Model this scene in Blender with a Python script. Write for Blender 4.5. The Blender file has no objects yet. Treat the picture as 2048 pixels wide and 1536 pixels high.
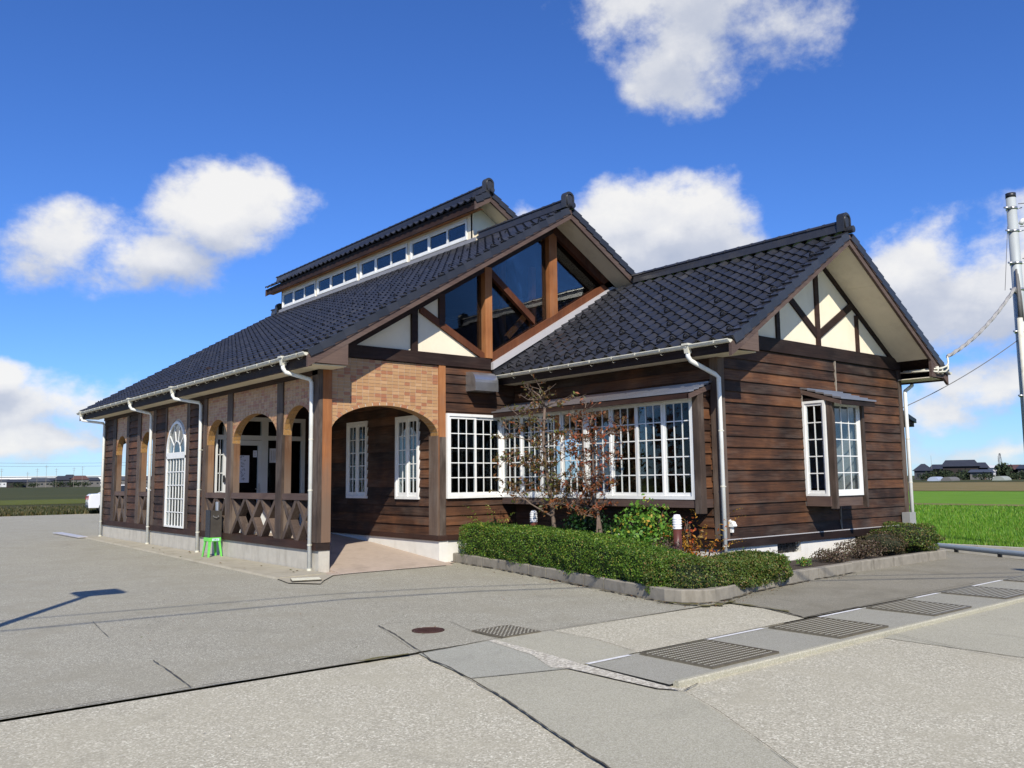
import bpy, math, random
import numpy as np
from mathutils import Vector, Matrix
random.seed(7); rng = np.random.default_rng(11)
scene = bpy.context.scene
COL = scene.collection
# ---------------------------------------------------------------- camera
YAW, PIT, ROL, FPX = 0.689303, 0.111173, -0.011236, 1712.99
CAM = Vector((-6.62505, -13.1246, 1.5))
Fw = Vector((math.sin(YAW)*math.cos(PIT), math.cos(YAW)*math.cos(PIT), math.sin(PIT)))
Rt = Vector((math.cos(YAW), -math.sin(YAW), 0)); Up = Rt.cross(Fw)
Rr = Rt*math.cos(ROL)+Up*math.sin(ROL); Ur = Up*math.cos(ROL)-Rt*math.sin(ROL)
cd = bpy.data.cameras.new('camera'); cam = bpy.data.objects.new('camera', cd); COL.objects.link(cam)
cd.sensor_width = 36; cd.lens = FPX/2048*36; cd.clip_end = 8000; cd.clip_start = .05
M3 = Matrix((Rr, Ur, -Fw)).transposed()
cam.matrix_world = Matrix.Translation(CAM) @ M3.to_4x4()
scene.camera = cam
# ---------------------------------------------------------------- sun
SD = Vector((.47, .70, -.68)).normalized()
sl = bpy.data.lights.new('sun', 'SUN'); so = bpy.data.objects.new('sun', sl); COL.objects.link(so)
sl.energy = 5.0; sl.angle = math.radians(.5); sl.color = (1, .94, .82)
so.rotation_euler = SD.to_track_quat('-Z', 'Y').to_euler(); so.location = (-20, -30, 30)
# ---------------------------------------------------------------- world: sky and clouds
W = bpy.data.worlds.new('World'); scene.world = W; W.use_nodes = True
nt = W.node_tree; nt.nodes.clear()
def N(t, ty, **k):
    n = t.nodes.new(ty)
    for a, v in k.items():
        if a.startswith('i_'): n.inputs[a[2:].replace('_', ' ')].default_value = v
        else: setattr(n, a, v)
    return n
def mth(t, op, a, b=None, c=None, clamp=False):
    n = t.nodes.new('ShaderNodeMath'); n.operation = op; n.use_clamp = clamp
    for i, v in enumerate((a, b, c)):
        if v is None: continue
        if isinstance(v, (int, float)): n.inputs[i].default_value = v
        else: t.links.new(v, n.inputs[i])
    return n.outputs[0]
def mixc(t, f, a, b, bt='MIX'):
    n = t.nodes.new('ShaderNodeMix'); n.data_type = 'RGBA'; n.blend_type = bt
    for s, v in ((0, f), (6, a), (7, b)):
        if isinstance(v, (int, float)): n.inputs[s].default_value = v
        elif isinstance(v, tuple): n.inputs[s].default_value = (*v[:3], 1)
        else: t.links.new(v, n.inputs[s])
    return n.outputs[2]
def ramp(t, f, stops):
    n = t.nodes.new('ShaderNodeValToRGB'); e = n.color_ramp.elements
    while len(e) > 1: e.remove(e[-1])
    for i, (p, c) in enumerate(stops):
        el = e[0] if i == 0 else e.new(p)
        el.position = p; el.color = (*c, 1) if isinstance(c, tuple) else (c, c, c, 1)
    t.links.new(f, n.inputs[0]); return n.outputs[0]
sky = N(nt, 'ShaderNodeTexSky', sky_type='NISHITA', sun_disc=False)
sky.sun_elevation = math.asin(-SD.z); sky.sun_rotation = math.atan2(-SD.x, -SD.y)
sky.air_density = 1.0; sky.dust_density = .15; sky.ozone_density = 4.0; sky.altitude = 50
tc = N(nt, 'ShaderNodeTexCoord'); sp = N(nt, 'ShaderNodeSeparateXYZ'); nt.links.new(tc.outputs['Generated'], sp.inputs[0])
az = mth(nt, 'ARCTAN2', sp.outputs[0], sp.outputs[1]); el = mth(nt, 'ARCSINE', sp.outputs[2])
cb = N(nt, 'ShaderNodeCombineXYZ'); nt.links.new(az, cb.inputs[0]); nt.links.new(el, cb.inputs[1])
# cloud banks: (azimuth, elevation, half width, half height, strength)
CL = [(.94,.520,.15,.070,.70),(.885,.465,.10,.060,.62),(1.01,.49,.09,.05,.50),(.352,.285,.085,.060,1.05),(.31,.252,.095,.036,.95),(.19,.252,.060,.050,.66),
 (.89,.275,.13,.066,1.02),(.965,.255,.06,.035,.75),(.83,.25,.09,.05,.8),(1.135,.20,.06,.062,.9),(1.22,.19,.10,.060,.95),(1.27,.235,.05,.03,.6),
 (1.20,.105,.10,.028,.62),(1.29,.085,.07,.035,.9),(1.12,.075,.10,.03,.5),(1.2,.035,.3,.022,.5),
 (.145,.118,.035,.022,.95),(.25,.085,.17,.036,.70),(.41,.11,.12,.032,.8),(.20,.045,.25,.03,.66),(.5,.05,.2,.03,.6),
 (1.27,.43,.03,.03,.55),(.73,.30,.05,.02,.35),
 (-.3,.35,.18,.09,1.),(-1.0,.28,.25,.08,1.),(-2.2,.25,.3,.07,1.),(2.7,.3,.25,.09,1.),(2.1,.35,.22,.09,1.),(1.7,.24,.15,.06,1.),(-.4,.07,.5,.03,.6),(2.2,.07,.7,.03,.6)]
nz0 = N(nt, 'ShaderNodeTexNoise', noise_dimensions='3D'); nz0.inputs['Scale'].default_value = 5.0; nz0.inputs['Detail'].default_value = 5
nt.links.new(tc.outputs['Generated'], nz0.inputs['Vector'])
vs = N(nt, 'ShaderNodeVectorMath', operation='SUBTRACT'); nt.links.new(nz0.outputs['Color'], vs.inputs[0]); vs.inputs[1].default_value = (.5,.5,.5)
vm = N(nt, 'ShaderNodeVectorMath', operation='MULTIPLY'); nt.links.new(vs.outputs[0], vm.inputs[0]); vm.inputs[1].default_value = (.16,.09,0)
va = N(nt, 'ShaderNodeVectorMath', operation='ADD'); nt.links.new(vm.outputs[0], va.inputs[0]); nt.links.new(cb.outputs[0], va.inputs[1])
def bank(off):
    tot = None
    for a, e, w, h, s in CL:
        m = N(nt, 'ShaderNodeVectorMath', operation='MULTIPLY_ADD'); nt.links.new(va.outputs[0], m.inputs[0])
        m.inputs[1].default_value = (1/w, 1/h, 0); m.inputs[2].default_value = (-a/w, -(e+off)/h, 0)
        l = N(nt, 'ShaderNodeVectorMath', operation='LENGTH'); nt.links.new(m.outputs[0], l.inputs[0])
        b = mth(nt, 'MULTIPLY_ADD', l.outputs['Value'], -.75*s, s)
        tot = b if tot is None else mth(nt, 'SMOOTH_MAX', tot, b, .12)
    return tot
def fbm(off):
    mp = N(nt, 'ShaderNodeMapping'); nt.links.new(tc.outputs['Generated'], mp.inputs[0]); mp.inputs['Location'].default_value = (0,0,off); mp.inputs['Scale'].default_value = (1,1,1.35)
    n = N(nt, 'ShaderNodeTexNoise'); n.inputs['Scale'].default_value = 8.5; n.inputs['Detail'].default_value = 13; n.inputs['Roughness'].default_value = .60
    nt.links.new(mp.outputs[0], n.inputs['Vector']); return n.outputs['Fac']
bk = bank(0); f1 = fbm(0); f2 = fbm(-.03)
den = mth(nt, 'ADD', bk, mth(nt, 'MULTIPLY_ADD', f1, 1.5, -.78))
den2 = mth(nt, 'ADD', bank(-.030), mth(nt, 'MULTIPLY_ADD', f2, 1.15, -.60))
den1 = mth(nt, 'ADD', bk, mth(nt, 'MULTIPLY_ADD', f1, 1.15, -.60))
cov = N(nt, 'ShaderNodeMapRange', interpolation_type='SMOOTHSTEP'); nt.links.new(den, cov.inputs[0])
cov.inputs['From Min'].default_value = .14; cov.inputs['From Max'].default_value = .52; cov.inputs['To Max'].default_value = .96
shade = mth(nt, 'MULTIPLY_ADD', mth(nt, 'SUBTRACT', den1, den2), 1.0, .58, clamp=True)   # lit tops, grey bases
thick = N(nt, 'ShaderNodeMapRange'); nt.links.new(den, thick.inputs[0]); thick.inputs['From Min'].default_value=.2; thick.inputs['From Max'].default_value=1.1
ccol = ramp(nt, shade, [(0,(.46,.52,.66)),(.45,(.62,.66,.76)),(.75,(.85,.86,.89)),(1,(.98,.97,.95))])
SKS = .074
ccolS = mixc(nt, 1.0, ccol, (1/SKS*.84,)*3, 'MULTIPLY')
hs = N(nt, 'ShaderNodeHueSaturation'); nt.links.new(sky.outputs[0], hs.inputs['Color']); hs.inputs['Saturation'].default_value = 1.08
tint = mixc(nt, 1.0, hs.outputs[0], (.82,1.17,1.86), 'MULTIPLY')
mx = mixc(nt, cov.outputs[0], tint, ccolS)
bg = N(nt, 'ShaderNodeBackground'); nt.links.new(mx, bg.inputs[0]); bg.inputs[1].default_value = SKS
wo = N(nt, 'ShaderNodeOutputWorld'); nt.links.new(bg.outputs[0], wo.inputs[0])
W.cycles.sampling_method = 'MANUAL'; W.cycles.sample_map_resolution = 512
vsn = scene.view_settings; vsn.view_transform = 'Standard'; vsn.look = 'None'; vsn.exposure = .18; vsn.gamma = 1
scene.cycles.max_bounces = 6; scene.cycles.transparent_max_bounces = 12; scene.cycles.caustics_reflective = False; scene.cycles.caustics_refractive = False
scene.cycles.use_denoising = True

# ---------------------------------------------------------------- helpers
class MB:
    def __init__(s): s.v = []; s.f = []; s.sm = False
    def poly(s, vs, fs):
        o = len(s.v); s.v += [tuple(p) for p in vs]; s.f += [tuple(i+o for i in f) for f in fs]; return s
    def box(s, x0, x1, y0, y1, z0, z1):
        return s.poly([(x0,y0,z0),(x1,y0,z0),(x1,y1,z0),(x0,y1,z0),(x0,y0,z1),(x1,y0,z1),(x1,y1,z1),(x0,y1,z1)],
          [(0,3,2,1),(4,5,6,7),(0,1,5,4),(1,2,6,5),(2,3,7,6),(3,0,4,7)])
    def prism(s, pts, ax, a, b):
        """pts 2D polygon, extruded along ax from a to b. ax x: (y,z); y: (x,z); z: (x,y)"""
        n = len(pts)
        mk = {'x': lambda p, t: (t, p[0], p[1]), 'y': lambda p, t: (p[0], t, p[1]), 'z': lambda p, t: (p[0], p[1], t)}[ax]
        vs = [mk(p, a) for p in pts]+[mk(p, b) for p in pts]
        return s.poly(vs, [tuple(range(n)), tuple(range(2*n-1, n-1, -1))]+[(i, i+n, (i+1) % n+n, (i+1) % n) for i in range(n)])
    def beam(s, p0, p1, w, d, up=(0,0,1)):
        """rectangular bar from p0 to p1; w across (in up x dir), d along the third axis"""
        p0 = Vector(p0); p1 = Vector(p1); t = (p1-p0).normalized(); a = Vector(up).cross(t)
        if a.length < 1e-5: a = Vector((1,0,0)).cross(t)
        a.normalize(); b = t.cross(a)
        vs = [p+a*sa*w/2+b*sb*d/2 for p in (p0, p1) for sa, sb in ((-1,-1),(1,-1),(1,1),(-1,1))]
        return s.poly(vs, [(0,1,2,3),(7,6,5,4),(0,4,5,1),(1,5,6,2),(2,6,7,3),(3,7,4,0)])
    def tube(s, pts, r, n=8, cap=True):
        pts = [Vector(p) for p in pts]; rs = r if isinstance(r, (list, tuple)) else [r]*len(pts)
        o = len(s.v); a = None
        for i, p in enumerate(pts):
            t = (pts[min(i+1, len(pts)-1)]-pts[max(i-1, 0)]).normalized()
            if a is None: a = t.orthogonal().normalized()
            else: a = (a-t*a.dot(t)).normalized() if (a-t*a.dot(t)).length > 1e-6 else t.orthogonal().normalized()
            b = t.cross(a)
            for k in range(n):
                an = 2*math.pi*k/n; s.v.append(tuple(p+(a*math.cos(an)+b*math.sin(an))*rs[i]))
        for i in range(len(pts)-1):
            for k in range(n): s.f.append((o+i*n+k, o+i*n+(k+1) % n, o+(i+1)*n+(k+1) % n, o+(i+1)*n+k))
        if cap: s.f.append(tuple(o+k for k in range(n-1, -1, -1))); s.f.append(tuple(o+(len(pts)-1)*n+k for k in range(n)))
        return s
    def lathe(s, c, prof, n=16):
        o = len(s.v)
        for r, z in prof:
            for k in range(n): s.v.append((c[0]+r*math.cos(2*math.pi*k/n), c[1]+r*math.sin(2*math.pi*k/n), c[2]+z))
        for i in range(len(prof)-1):
            for k in range(n): s.f.append((o+i*n+k, o+i*n+(k+1) % n, o+(i+1)*n+(k+1) % n, o+(i+1)*n+k))
        return s
    def mesh(s, name, m, smooth=False):
        me = bpy.data.meshes.new(name); me.from_pydata(s.v, [], s.f); me.update()
        if m: me.materials.append(m)
        if smooth or s.sm: me.polygons.foreach_set('use_smooth', [True]*len(me.polygons))
        return me
    def obj(s, name, m, parent=None, smooth=False):
        return put(name, s.mesh(name, m, smooth), parent)
def put(name, me, parent=None, mat=None):
    o = bpy.data.objects.new(name, me); COL.objects.link(o)
    if parent: o.parent = parent
    if mat is not None: o.matrix_local = mat
    return o
def tag(o, label=None, cat=None, group=None, kind=None):
    if label: o['label'] = label
    if cat: o['category'] = cat
    if group: o['group'] = group
    if kind: o['kind'] = kind
    return o
def empty(name, loc=(0,0,0), parent=None):
    o = bpy.data.objects.new(name, None); COL.objects.link(o); o.location = loc; o.empty_display_size = .2
    if parent: o.parent = parent
    return o
def B(*a): return MB().box(*a)
def copy_tree(o, parent=None):
    c = o.copy(); COL.objects.link(c)
    if parent: c.parent = parent
    for ch in list(o.children): copy_tree(ch, c)
    return c
def npmesh(name, V, Fa, m, smooth=False):
    me = bpy.data.meshes.new(name); V = np.asarray(V, np.float32); Fa = np.asarray(Fa, np.int32)
    me.vertices.add(len(V)); me.vertices.foreach_set('co', V.ravel())
    k = Fa.shape[1]; me.loops.add(Fa.size); me.loops.foreach_set('vertex_index', Fa.ravel())
    me.polygons.add(len(Fa)); me.polygons.foreach_set('loop_start', np.arange(len(Fa), dtype=np.int32)*k)
    me.polygons.foreach_set('loop_total', np.full(len(Fa), k, np.int32))
    if smooth: me.polygons.foreach_set('use_smooth', np.ones(len(Fa), bool))
    me.update(calc_edges=True)
    if m: me.materials.append(m)
    return me

# ---------------------------------------------------------------- materials
class Mat:
    def __init__(s, name, rough=.6, spec=.5, metal=0):
        s.m = bpy.data.materials.new(name); s.m.use_nodes = True; s.t = s.m.node_tree
        s.b = s.t.nodes['Principled BSDF']; s.b.inputs['Roughness'].default_value = rough; s.b.inputs['Metallic'].default_value = metal
        s.b.inputs['Specular IOR Level'].default_value = spec
        s.tc = s.t.nodes.new('ShaderNodeTexCoord')
    def noise(s, scale, det=4, rough=.55, vec=(1,1,1), rnd=False, dist=0, kind='Noise'):
        mp = s.t.nodes.new('ShaderNodeMapping'); s.t.links.new(s.tc.outputs['Object'], mp.inputs[0]); mp.inputs['Scale'].default_value = vec
        if rnd: s.t.links.new(s.rndv(), mp.inputs['Location'])
        n = s.t.nodes.new('ShaderNodeTexNoise'); n.inputs['Scale'].default_value = scale; n.inputs['Detail'].default_value = det
        n.inputs['Roughness'].default_value = rough; n.inputs['Distortion'].default_value = dist
        s.t.links.new(mp.outputs[0], n.inputs['Vector']); return n.outputs['Fac']
    def rnd(s):
        if not hasattr(s, '_r'):
            a = s.t.nodes.new('ShaderNodeObjectInfo').outputs['Random']; b = s.t.nodes.new('ShaderNodeNewGeometry').outputs['Random Per Island']
            s._r = mth(s.t, 'FRACT', mth(s.t, 'ADD', a, b))
        return s._r
    def rndv(s):
        if not hasattr(s, '_rv'):
            w = s.t.nodes.new('ShaderNodeTexWhiteNoise'); w.noise_dimensions = '1D'; s.t.links.new(s.rnd(), w.inputs['W'])
            v = s.t.nodes.new('ShaderNodeVectorMath'); v.operation = 'SCALE'; s.t.links.new(w.outputs['Color'], v.inputs[0]); v.inputs['Scale'].default_value = 40
            s._rv = v.outputs[0]
        return s._rv
    def color(s, c):
        if isinstance(c, tuple): s.b.inputs['Base Color'].default_value = (*c, 1)
        else: s.t.links.new(c, s.b.inputs['Base Color'])
        return s
    def bump(s, h, strength=.3, dist=.01):
        n = s.t.nodes.new('ShaderNodeBump'); n.inputs['Strength'].default_value = strength; n.inputs['Distance'].default_value = dist
        s.t.links.new(h, n.inputs['Height']); s.t.links.new(n.outputs[0], s.b.inputs['Normal']); return s
    def rmap(s, f, a, b):
        n = s.t.nodes.new('ShaderNodeMapRange'); s.t.links.new(f, n.inputs[0]); n.inputs[3].default_value = a; n.inputs[4].default_value = b
        s.t.links.new(n.outputs[0], s.b.inputs['Roughness']); return s
def mwood(name, stops, gray, horiz, rough=.7, gw=.5, bump=.5, low=False, rv=.5):
    m = Mat(name, rough, .3); t = m.t
    vec = (1.3,1.3,26) if horiz else (26,26,1.3)
    vb = (.9,.9,3) if horiz else (3,3,.9)
    g = m.noise(1.6, 5, .65, vec, True, .4); w = m.noise(1.3, 4, .6, vb, True); bl = m.noise(1.7, 3, .5, (1,1,1))
    c = ramp(t, mth(t, 'ADD', mth(t, 'ADD', mth(t, 'MULTIPLY', g, .62), mth(t, 'MULTIPLY_ADD', bl, .8, -.42)), mth(t, 'MULTIPLY_ADD', m.rnd(), rv, .22-rv*.5)), stops)
    wear = N(t, 'ShaderNodeMapRange'); t.links.new(mth(t, 'ADD', w, mth(t, 'MULTIPLY_ADD', g, .35, -.17)), wear.inputs[0])
    wear.inputs[1].default_value = .48; wear.inputs[2].default_value = .72; wear.inputs[4].default_value = gw
    c = mixc(t, wear.outputs[0], c, gray)
    if low:     # rain-bleached foot of the post
        sx = N(t, 'ShaderNodeSeparateXYZ'); t.links.new(m.tc.outputs['Object'], sx.inputs[0]); r = N(t, 'ShaderNodeMapRange'); t.links.new(mth(t, 'ADD', sx.outputs[2], mth(t, 'MULTIPLY_ADD', g, .7, -.35)), r.inputs[0])
        r.inputs[1].default_value = 2.0; r.inputs[2].default_value = 1.1; r.inputs[3].default_value = 0; r.inputs[4].default_value = .85; c = mixc(t, r.outputs[0], c, (gray[0]*.75, gray[1]*.72, gray[2]*.7))
    m.color(c); m.bump(g, bump, .006); return m.m
WSID = mwood('weathered_siding', [(.12,(.008,.005,.004)),(.37,(.027,.013,.008)),(.58,(.068,.029,.014)),(.80,(.145,.060,.025)),(.93,(.22,.095,.040))], (.105,.082,.066), True, gw=.42, bump=.9, rv=.34)
WBEAM = mwood('dark_timber', [(.15,(.010,.005,.004)),(.5,(.022,.010,.007)),(.85,(.045,.019,.012))], (.060,.045,.038), True, gw=.35)
GTIM = mwood('red_brown_gable_timber', [(.15,(.030,.010,.005)),(.5,(.085,.026,.010)),(.85,(.15,.050,.018))], (.09,.055,.04), False, gw=.25)
WJAMB = mwood('tan_jamb', [(.15,(.09,.045,.024)),(.5,(.16,.083,.043)),(.85,(.25,.14,.075))], (.22,.18,.145), False, gw=.55, low=True)
WPOST = mwood('grey_post', [(.15,(.035,.024,.018)),(.5,(.080,.055,.042)),(.85,(.135,.095,.072))], (.17,.14,.115), False, gw=.6)
WORAN = mwood('orange_post', [(.15,(.15,.052,.018)),(.5,(.30,.115,.040)),(.85,(.42,.18,.065))], (.20,.145,.105), False, gw=.35, low=True)
WBARGE = mwood('barge_timber', [(.15,(.05,.032,.028)),(.5,(.085,.055,.046)),(.85,(.13,.085,.065))], (.16,.12,.10), True, gw=.4)
def mtile():
    m = Mat('glazed_roof_tile', .3, .5); t = m.t
    n = m.noise(6, 5, .6, (1,1,1), True)
    c = ramp(t, mth(t, 'ADD', mth(t, 'MULTIPLY', n, .5), mth(t, 'MULTIPLY', m.rnd(), .35)), [(.2,(.020,.021,.025)),(.5,(.029,.030,.036)),(.85,(.048,.048,.054))])
    li = N(t, 'ShaderNodeMapRange'); t.links.new(m.noise(1.4, 6, .7), li.inputs[0]); li.inputs[1].default_value = .54; li.inputs[2].default_value = .72; li.inputs[4].default_value = .35
    c = mixc(t, li.outputs[0], c, (.085,.078,.062))
    m.color(c).rmap(m.noise(2.2, 5, .6), .20, .46).bump(n, .08, .004); return m.m
MTILE = mtile()
def simple(name, col, var=.25, rough=.5, scale=8, metal=0, spec=.5, bump=0, dirt=None):
    m = Mat(name, rough, spec, metal); t = m.t; n = m.noise(scale, 5, .6)
    c = ramp(t, n, [(.25, tuple(x*(1-var) for x in col)), (.75, tuple(min(1, x*(1+var)) for x in col))])
    if dirt:
        d = N(t, 'ShaderNodeMapRange'); t.links.new(m.noise(dirt[1], 6, .65, dirt[2] if len(dirt) > 2 else (1,1,.35)), d.inputs[0]); d.inputs[1].default_value = .5; d.inputs[2].default_value = .75; d.inputs[4].default_value = dirt[3] if len(dirt) > 3 else .7
        c = mixc(t, d.outputs[0], c, dirt[0])
    m.color(c)
    if bump: m.bump(n, bump, .01)
    return m.m
MWHITE = simple('white_window_paint', (.78,.78,.75), .06, .4, 3, dirt=((.50,.49,.44), 5, (1,1,.4), .3))
MPVC = simple('cream_gutter_plastic', (.62,.60,.50), .1, .45, 5, dirt=((.30,.27,.17), 9, (1,1,1), .6))
MPIPE = simple('pale_downpipe_plastic', (.72,.73,.69), .05, .65, 3, dirt=((.42,.41,.34), 6, (1,1,.3), .5))
MPLAS = simple('cream_plaster', (.80,.71,.54), .05, .9, 3, bump=.1, dirt=((.60,.50,.35), 2.5, (1,1,.5), .35))
MSOFF = simple('cream_soffit_board', (.74,.67,.52), .05, .9, 2.5, dirt=((.55,.48,.36), 3, (1,1,1), .5))
MCONC = simple('foundation_concrete', (.48,.45,.38), .1, .9, 6, bump=.25, dirt=((.24,.21,.16), 4, (1,1,.28), .55))
MCONW = simple('pale_foundation_render', (.70,.68,.62), .06, .9, 5, bump=.15, dirt=((.45,.42,.36), 3, (1,1,.28), .4))
MKERB = simple('weathered_kerb_concrete', (.25,.225,.18), .16, .95, 9, bump=.5, dirt=((.11,.095,.07), 6, (1,1,.3), .75))
MMETB = simple('bay_roof_metal', (.26,.25,.26), .12, .28, 3, metal=.5)
MSILL = simple('dull_lead_flashing', (.24,.235,.24), .1, .45, 4)
MFLASH = simple('grey_flashing', (.46,.44,.44), .05, .4, 3)
MSTEEL = simple('stainless_steel', (.50,.50,.50), .12, .34, 4, metal=.85, dirt=((.22,.19,.16), 5, (1,1,1), .5))
MGROUT = simple('tile_grout', (.56,.51,.43), .08, .9, 10)
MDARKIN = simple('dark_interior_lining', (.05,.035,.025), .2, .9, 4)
MBLACK = simple('black_metal', (.02,.02,.022), .2, .4, 4)
def mbrick():
    m = Mat('glazed_wall_tile', .45, .4); t = m.t; n = m.noise(14, 4, .6, (1,1,1), True)
    c = ramp(t, m.rnd(), [(0,(.42,.25,.12)),(.35,(.48,.29,.14)),(.58,(.42,.235,.11)),(.64,(.36,.15,.075)),(.80,(.39,.17,.085)),(.83,(.46,.27,.13)),(1,(.54,.335,.175))])
    c = mixc(t, mth(t, 'MULTIPLY', n, .35), c, (.30,.14,.07)); m.color(c); m.rmap(n, .35, .6); return m.m
MBRICK = mbrick()
MBRICKY = simple('ochre_arch_tile', (.33,.185,.065), .2, .5, 12)
def mglass(name, tint=(.80,.84,.86), boost=1.0):
    m = bpy.data.materials.new(name); m.use_nodes = True; t = m.node_tree; t.nodes.clear()
    tr = N(t, 'ShaderNodeBsdfTransparent'); tr.inputs[0].default_value = (*tint, 1)
    gl = N(t, 'ShaderNodeBsdfGlossy'); gl.inputs['Roughness'].default_value = .01
    ns = N(t, 'ShaderNodeTexNoise'); ns.inputs['Scale'].default_value = 1.3; tcn = N(t, 'ShaderNodeTexCoord'); t.links.new(tcn.outputs['Object'], ns.inputs['Vector'])
    bp = N(t, 'ShaderNodeBump'); bp.inputs['Strength'].default_value = .06; bp.inputs['Distance'].default_value = .05; t.links.new(ns.outputs[0], bp.inputs['Height'])
    t.links.new(bp.outputs[0], gl.inputs['Normal'])
    fr = N(t, 'ShaderNodeFresnel'); fr.inputs[0].default_value = 1.5
    mx = N(t, 'ShaderNodeMixShader'); t.links.new(mth(t, 'MULTIPLY', fr.outputs[0], boost, clamp=True), mx.inputs[0]); t.links.new(tr.outputs[0], mx.inputs[1]); t.links.new(gl.outputs[0], mx.inputs[2])
    o = N(t, 'ShaderNodeOutputMaterial'); t.links.new(mx.outputs[0], o.inputs[0]); return m
MGLASS = mglass('window_glass', boost=.30); MGLASSG = mglass('tinted_gable_glass', (.78,.80,.80), .75)
def mleaf(name, stops, rough=.5, trans=.25):
    m = Mat(name, rough, .35); t = m.t
    c = ramp(t, m.rnd(), stops); m.color(c)
    if trans:
        tl = N(t, 'ShaderNodeBsdfTranslucent'); t.links.new(c, tl.inputs[0]); mx = N(t, 'ShaderNodeMixShader'); mx.inputs[0].default_value = trans
        o = t.nodes['Material Output']; t.links.new(m.b.outputs[0], mx.inputs[1]); t.links.new(tl.outputs[0], mx.inputs[2]); t.links.new(mx.outputs[0], o.inputs[0])
    return m.m
MBACK = None
LHEDGE = mleaf('box_hedge_leaf', [(0,(.034,.082,.010)),(.35,(.065,.145,.015)),(.7,(.125,.22,.022)),(.93,(.20,.28,.03)),(.98,(.32,.27,.07)),(1,(.22,.12,.03))])
LHEDGE2 = mleaf('tired_hedge_leaf', [(0,(.034,.072,.012)),(.4,(.075,.13,.018)),(.7,(.125,.17,.026)),(.88,(.17,.15,.04)),(1,(.22,.13,.05))])
LBUSH = mleaf('bright_shrub_leaf', [(0,(.05,.14,.015)),(.5,(.10,.23,.025)),(.85,(.17,.30,.035)),(.95,(.45,.38,.05)),(1,(.5,.2,.04))])
LDARK = mleaf('dark_camellia_leaf', [(0,(.008,.028,.007)),(.6,(.018,.055,.012)),(1,(.04,.09,.02))], .3)
LAUT = mleaf('autumn_tree_leaf', [(0,(.06,.075,.018)),(.30,(.11,.095,.026)),(.55,(.17,.095,.032)),(.8,(.22,.09,.03)),(.90,(.28,.075,.025)),(.93,(.12,.15,.03)),(1,(.14,.17,.03))])
LAUT2 = mleaf('red_autumn_leaf', [(0,(.10,.06,.022)),(.4,(.17,.07,.028)),(.75,(.25,.075,.028)),(.93,(.34,.065,.022)),(1,(.15,.13,.03))])
LORAN = mleaf('golden_fern_leaf', [(0,(.16,.12,.02)),(.4,(.38,.22,.03)),(.75,(.48,.20,.025)),(1,(.45,.09,.02))])
LFERN = mleaf('yellow_green_fern_leaf', [(0,(.05,.11,.015)),(.6,(.13,.20,.025)),(1,(.32,.30,.05))])
LDRY = mleaf('dry_azalea_leaf', [(0,(.05,.04,.025)),(.4,(.11,.075,.05)),(.75,(.16,.10,.075)),(1,(.08,.09,.03))])
LDRY2 = mleaf('half_dry_azalea_leaf', [(0,(.035,.045,.016)),(.4,(.07,.07,.025)),(.7,(.12,.085,.045)),(1,(.15,.09,.05))])
LRICE = mleaf('rice_blade', [(0,(.075,.19,.012)),(.5,(.12,.27,.018)),(.9,(.19,.33,.03)),(1,(.34,.33,.08))])
MBARK = simple('grey_brown_bark', (.14,.10,.075), .35, .9, 20, bump=.5)
def mground(name, base, agg, light, crackc=None, fine=130, wet=None, patch=.25, rough=.9):
    """aggregate speckle on a mottled base"""
    m = Mat(name, rough, .3); t = m.t
    big = m.noise(.55, 5, .6); mid = m.noise(4.5, 7, .7)
    c = ramp(t, mth(t, 'ADD', mth(t, 'MULTIPLY', big, .6), mth(t, 'MULTIPLY', mid, .4)), [(.32, tuple(x*(1-patch) for x in base)), (.68, tuple(x*(1+patch*.7) for x in base))])
    mp = t.nodes.new('ShaderNodeMapping'); t.links.new(m.tc.outputs['Object'], mp.inputs[0])
    vo = t.nodes.new('ShaderNodeTexVoronoi'); vo.inputs['Scale'].default_value = fine; t.links.new(mp.outputs[0], vo.inputs['Vector'])
    sepc = t.nodes.new('ShaderNodeSeparateColor'); t.links.new(vo.outputs['Color'], sepc.inputs[0])
    k = ramp(t, sepc.outputs[0], [(0, agg), (.42, tuple((a+b)/2 for a, b in zip(agg, base))), (.72, base), (.93, tuple(x*1.15 for x in base)), (.96, light), (1, tuple(min(.9, x*1.25) for x in light))])
    c = mixc(t, .68, c, k)
    vo2 = t.nodes.new('ShaderNodeTexVoronoi'); vo2.inputs['Scale'].default_value = fine*.62; t.links.new(mp.outputs[0], vo2.inputs['Vector'])
    s2 = t.nodes.new('ShaderNodeSeparateColor'); t.links.new(vo2.outputs['Color'], s2.inputs[0])
    c = mixc(t, mth(t, 'MULTIPLY', mth(t, 'GREATER_THAN', s2.outputs[1], .95), .55), c, light)
    c = mixc(t, mth(t, 'MULTIPLY', mth(t, 'LESS_THAN', s2.outputs[2], .12), .4), c, agg)
    if wet:
        d = N(t, 'ShaderNodeMapRange'); t.links.new(m.noise(1.1, 4, .6, (1,1,1), False, .6), d.inputs[0]); d.inputs[1].default_value=.46; d.inputs[2].default_value=.72; d.inputs[4].default_value=.75
        c = mixc(t, d.outputs[0], c, wet)
    st_ = N(t, 'ShaderNodeMapRange'); t.links.new(m.noise(.9, 7, .72, (1,1,1), False, 1.2), st_.inputs[0]); st_.inputs[1].default_value = .57; st_.inputs[2].default_value = .70; st_.inputs[4].default_value = .38
    c = mixc(t, st_.outputs[0], c, tuple(x*.55 for x in base))
    m.color(c); m.bump(sepc.outputs[1], .45, .006); return m.m
MASPH = mground('worn_asphalt', (.375,.352,.275), (.18,.168,.13), (.68,.65,.53), wet=(.29,.268,.20), fine=150)
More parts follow.
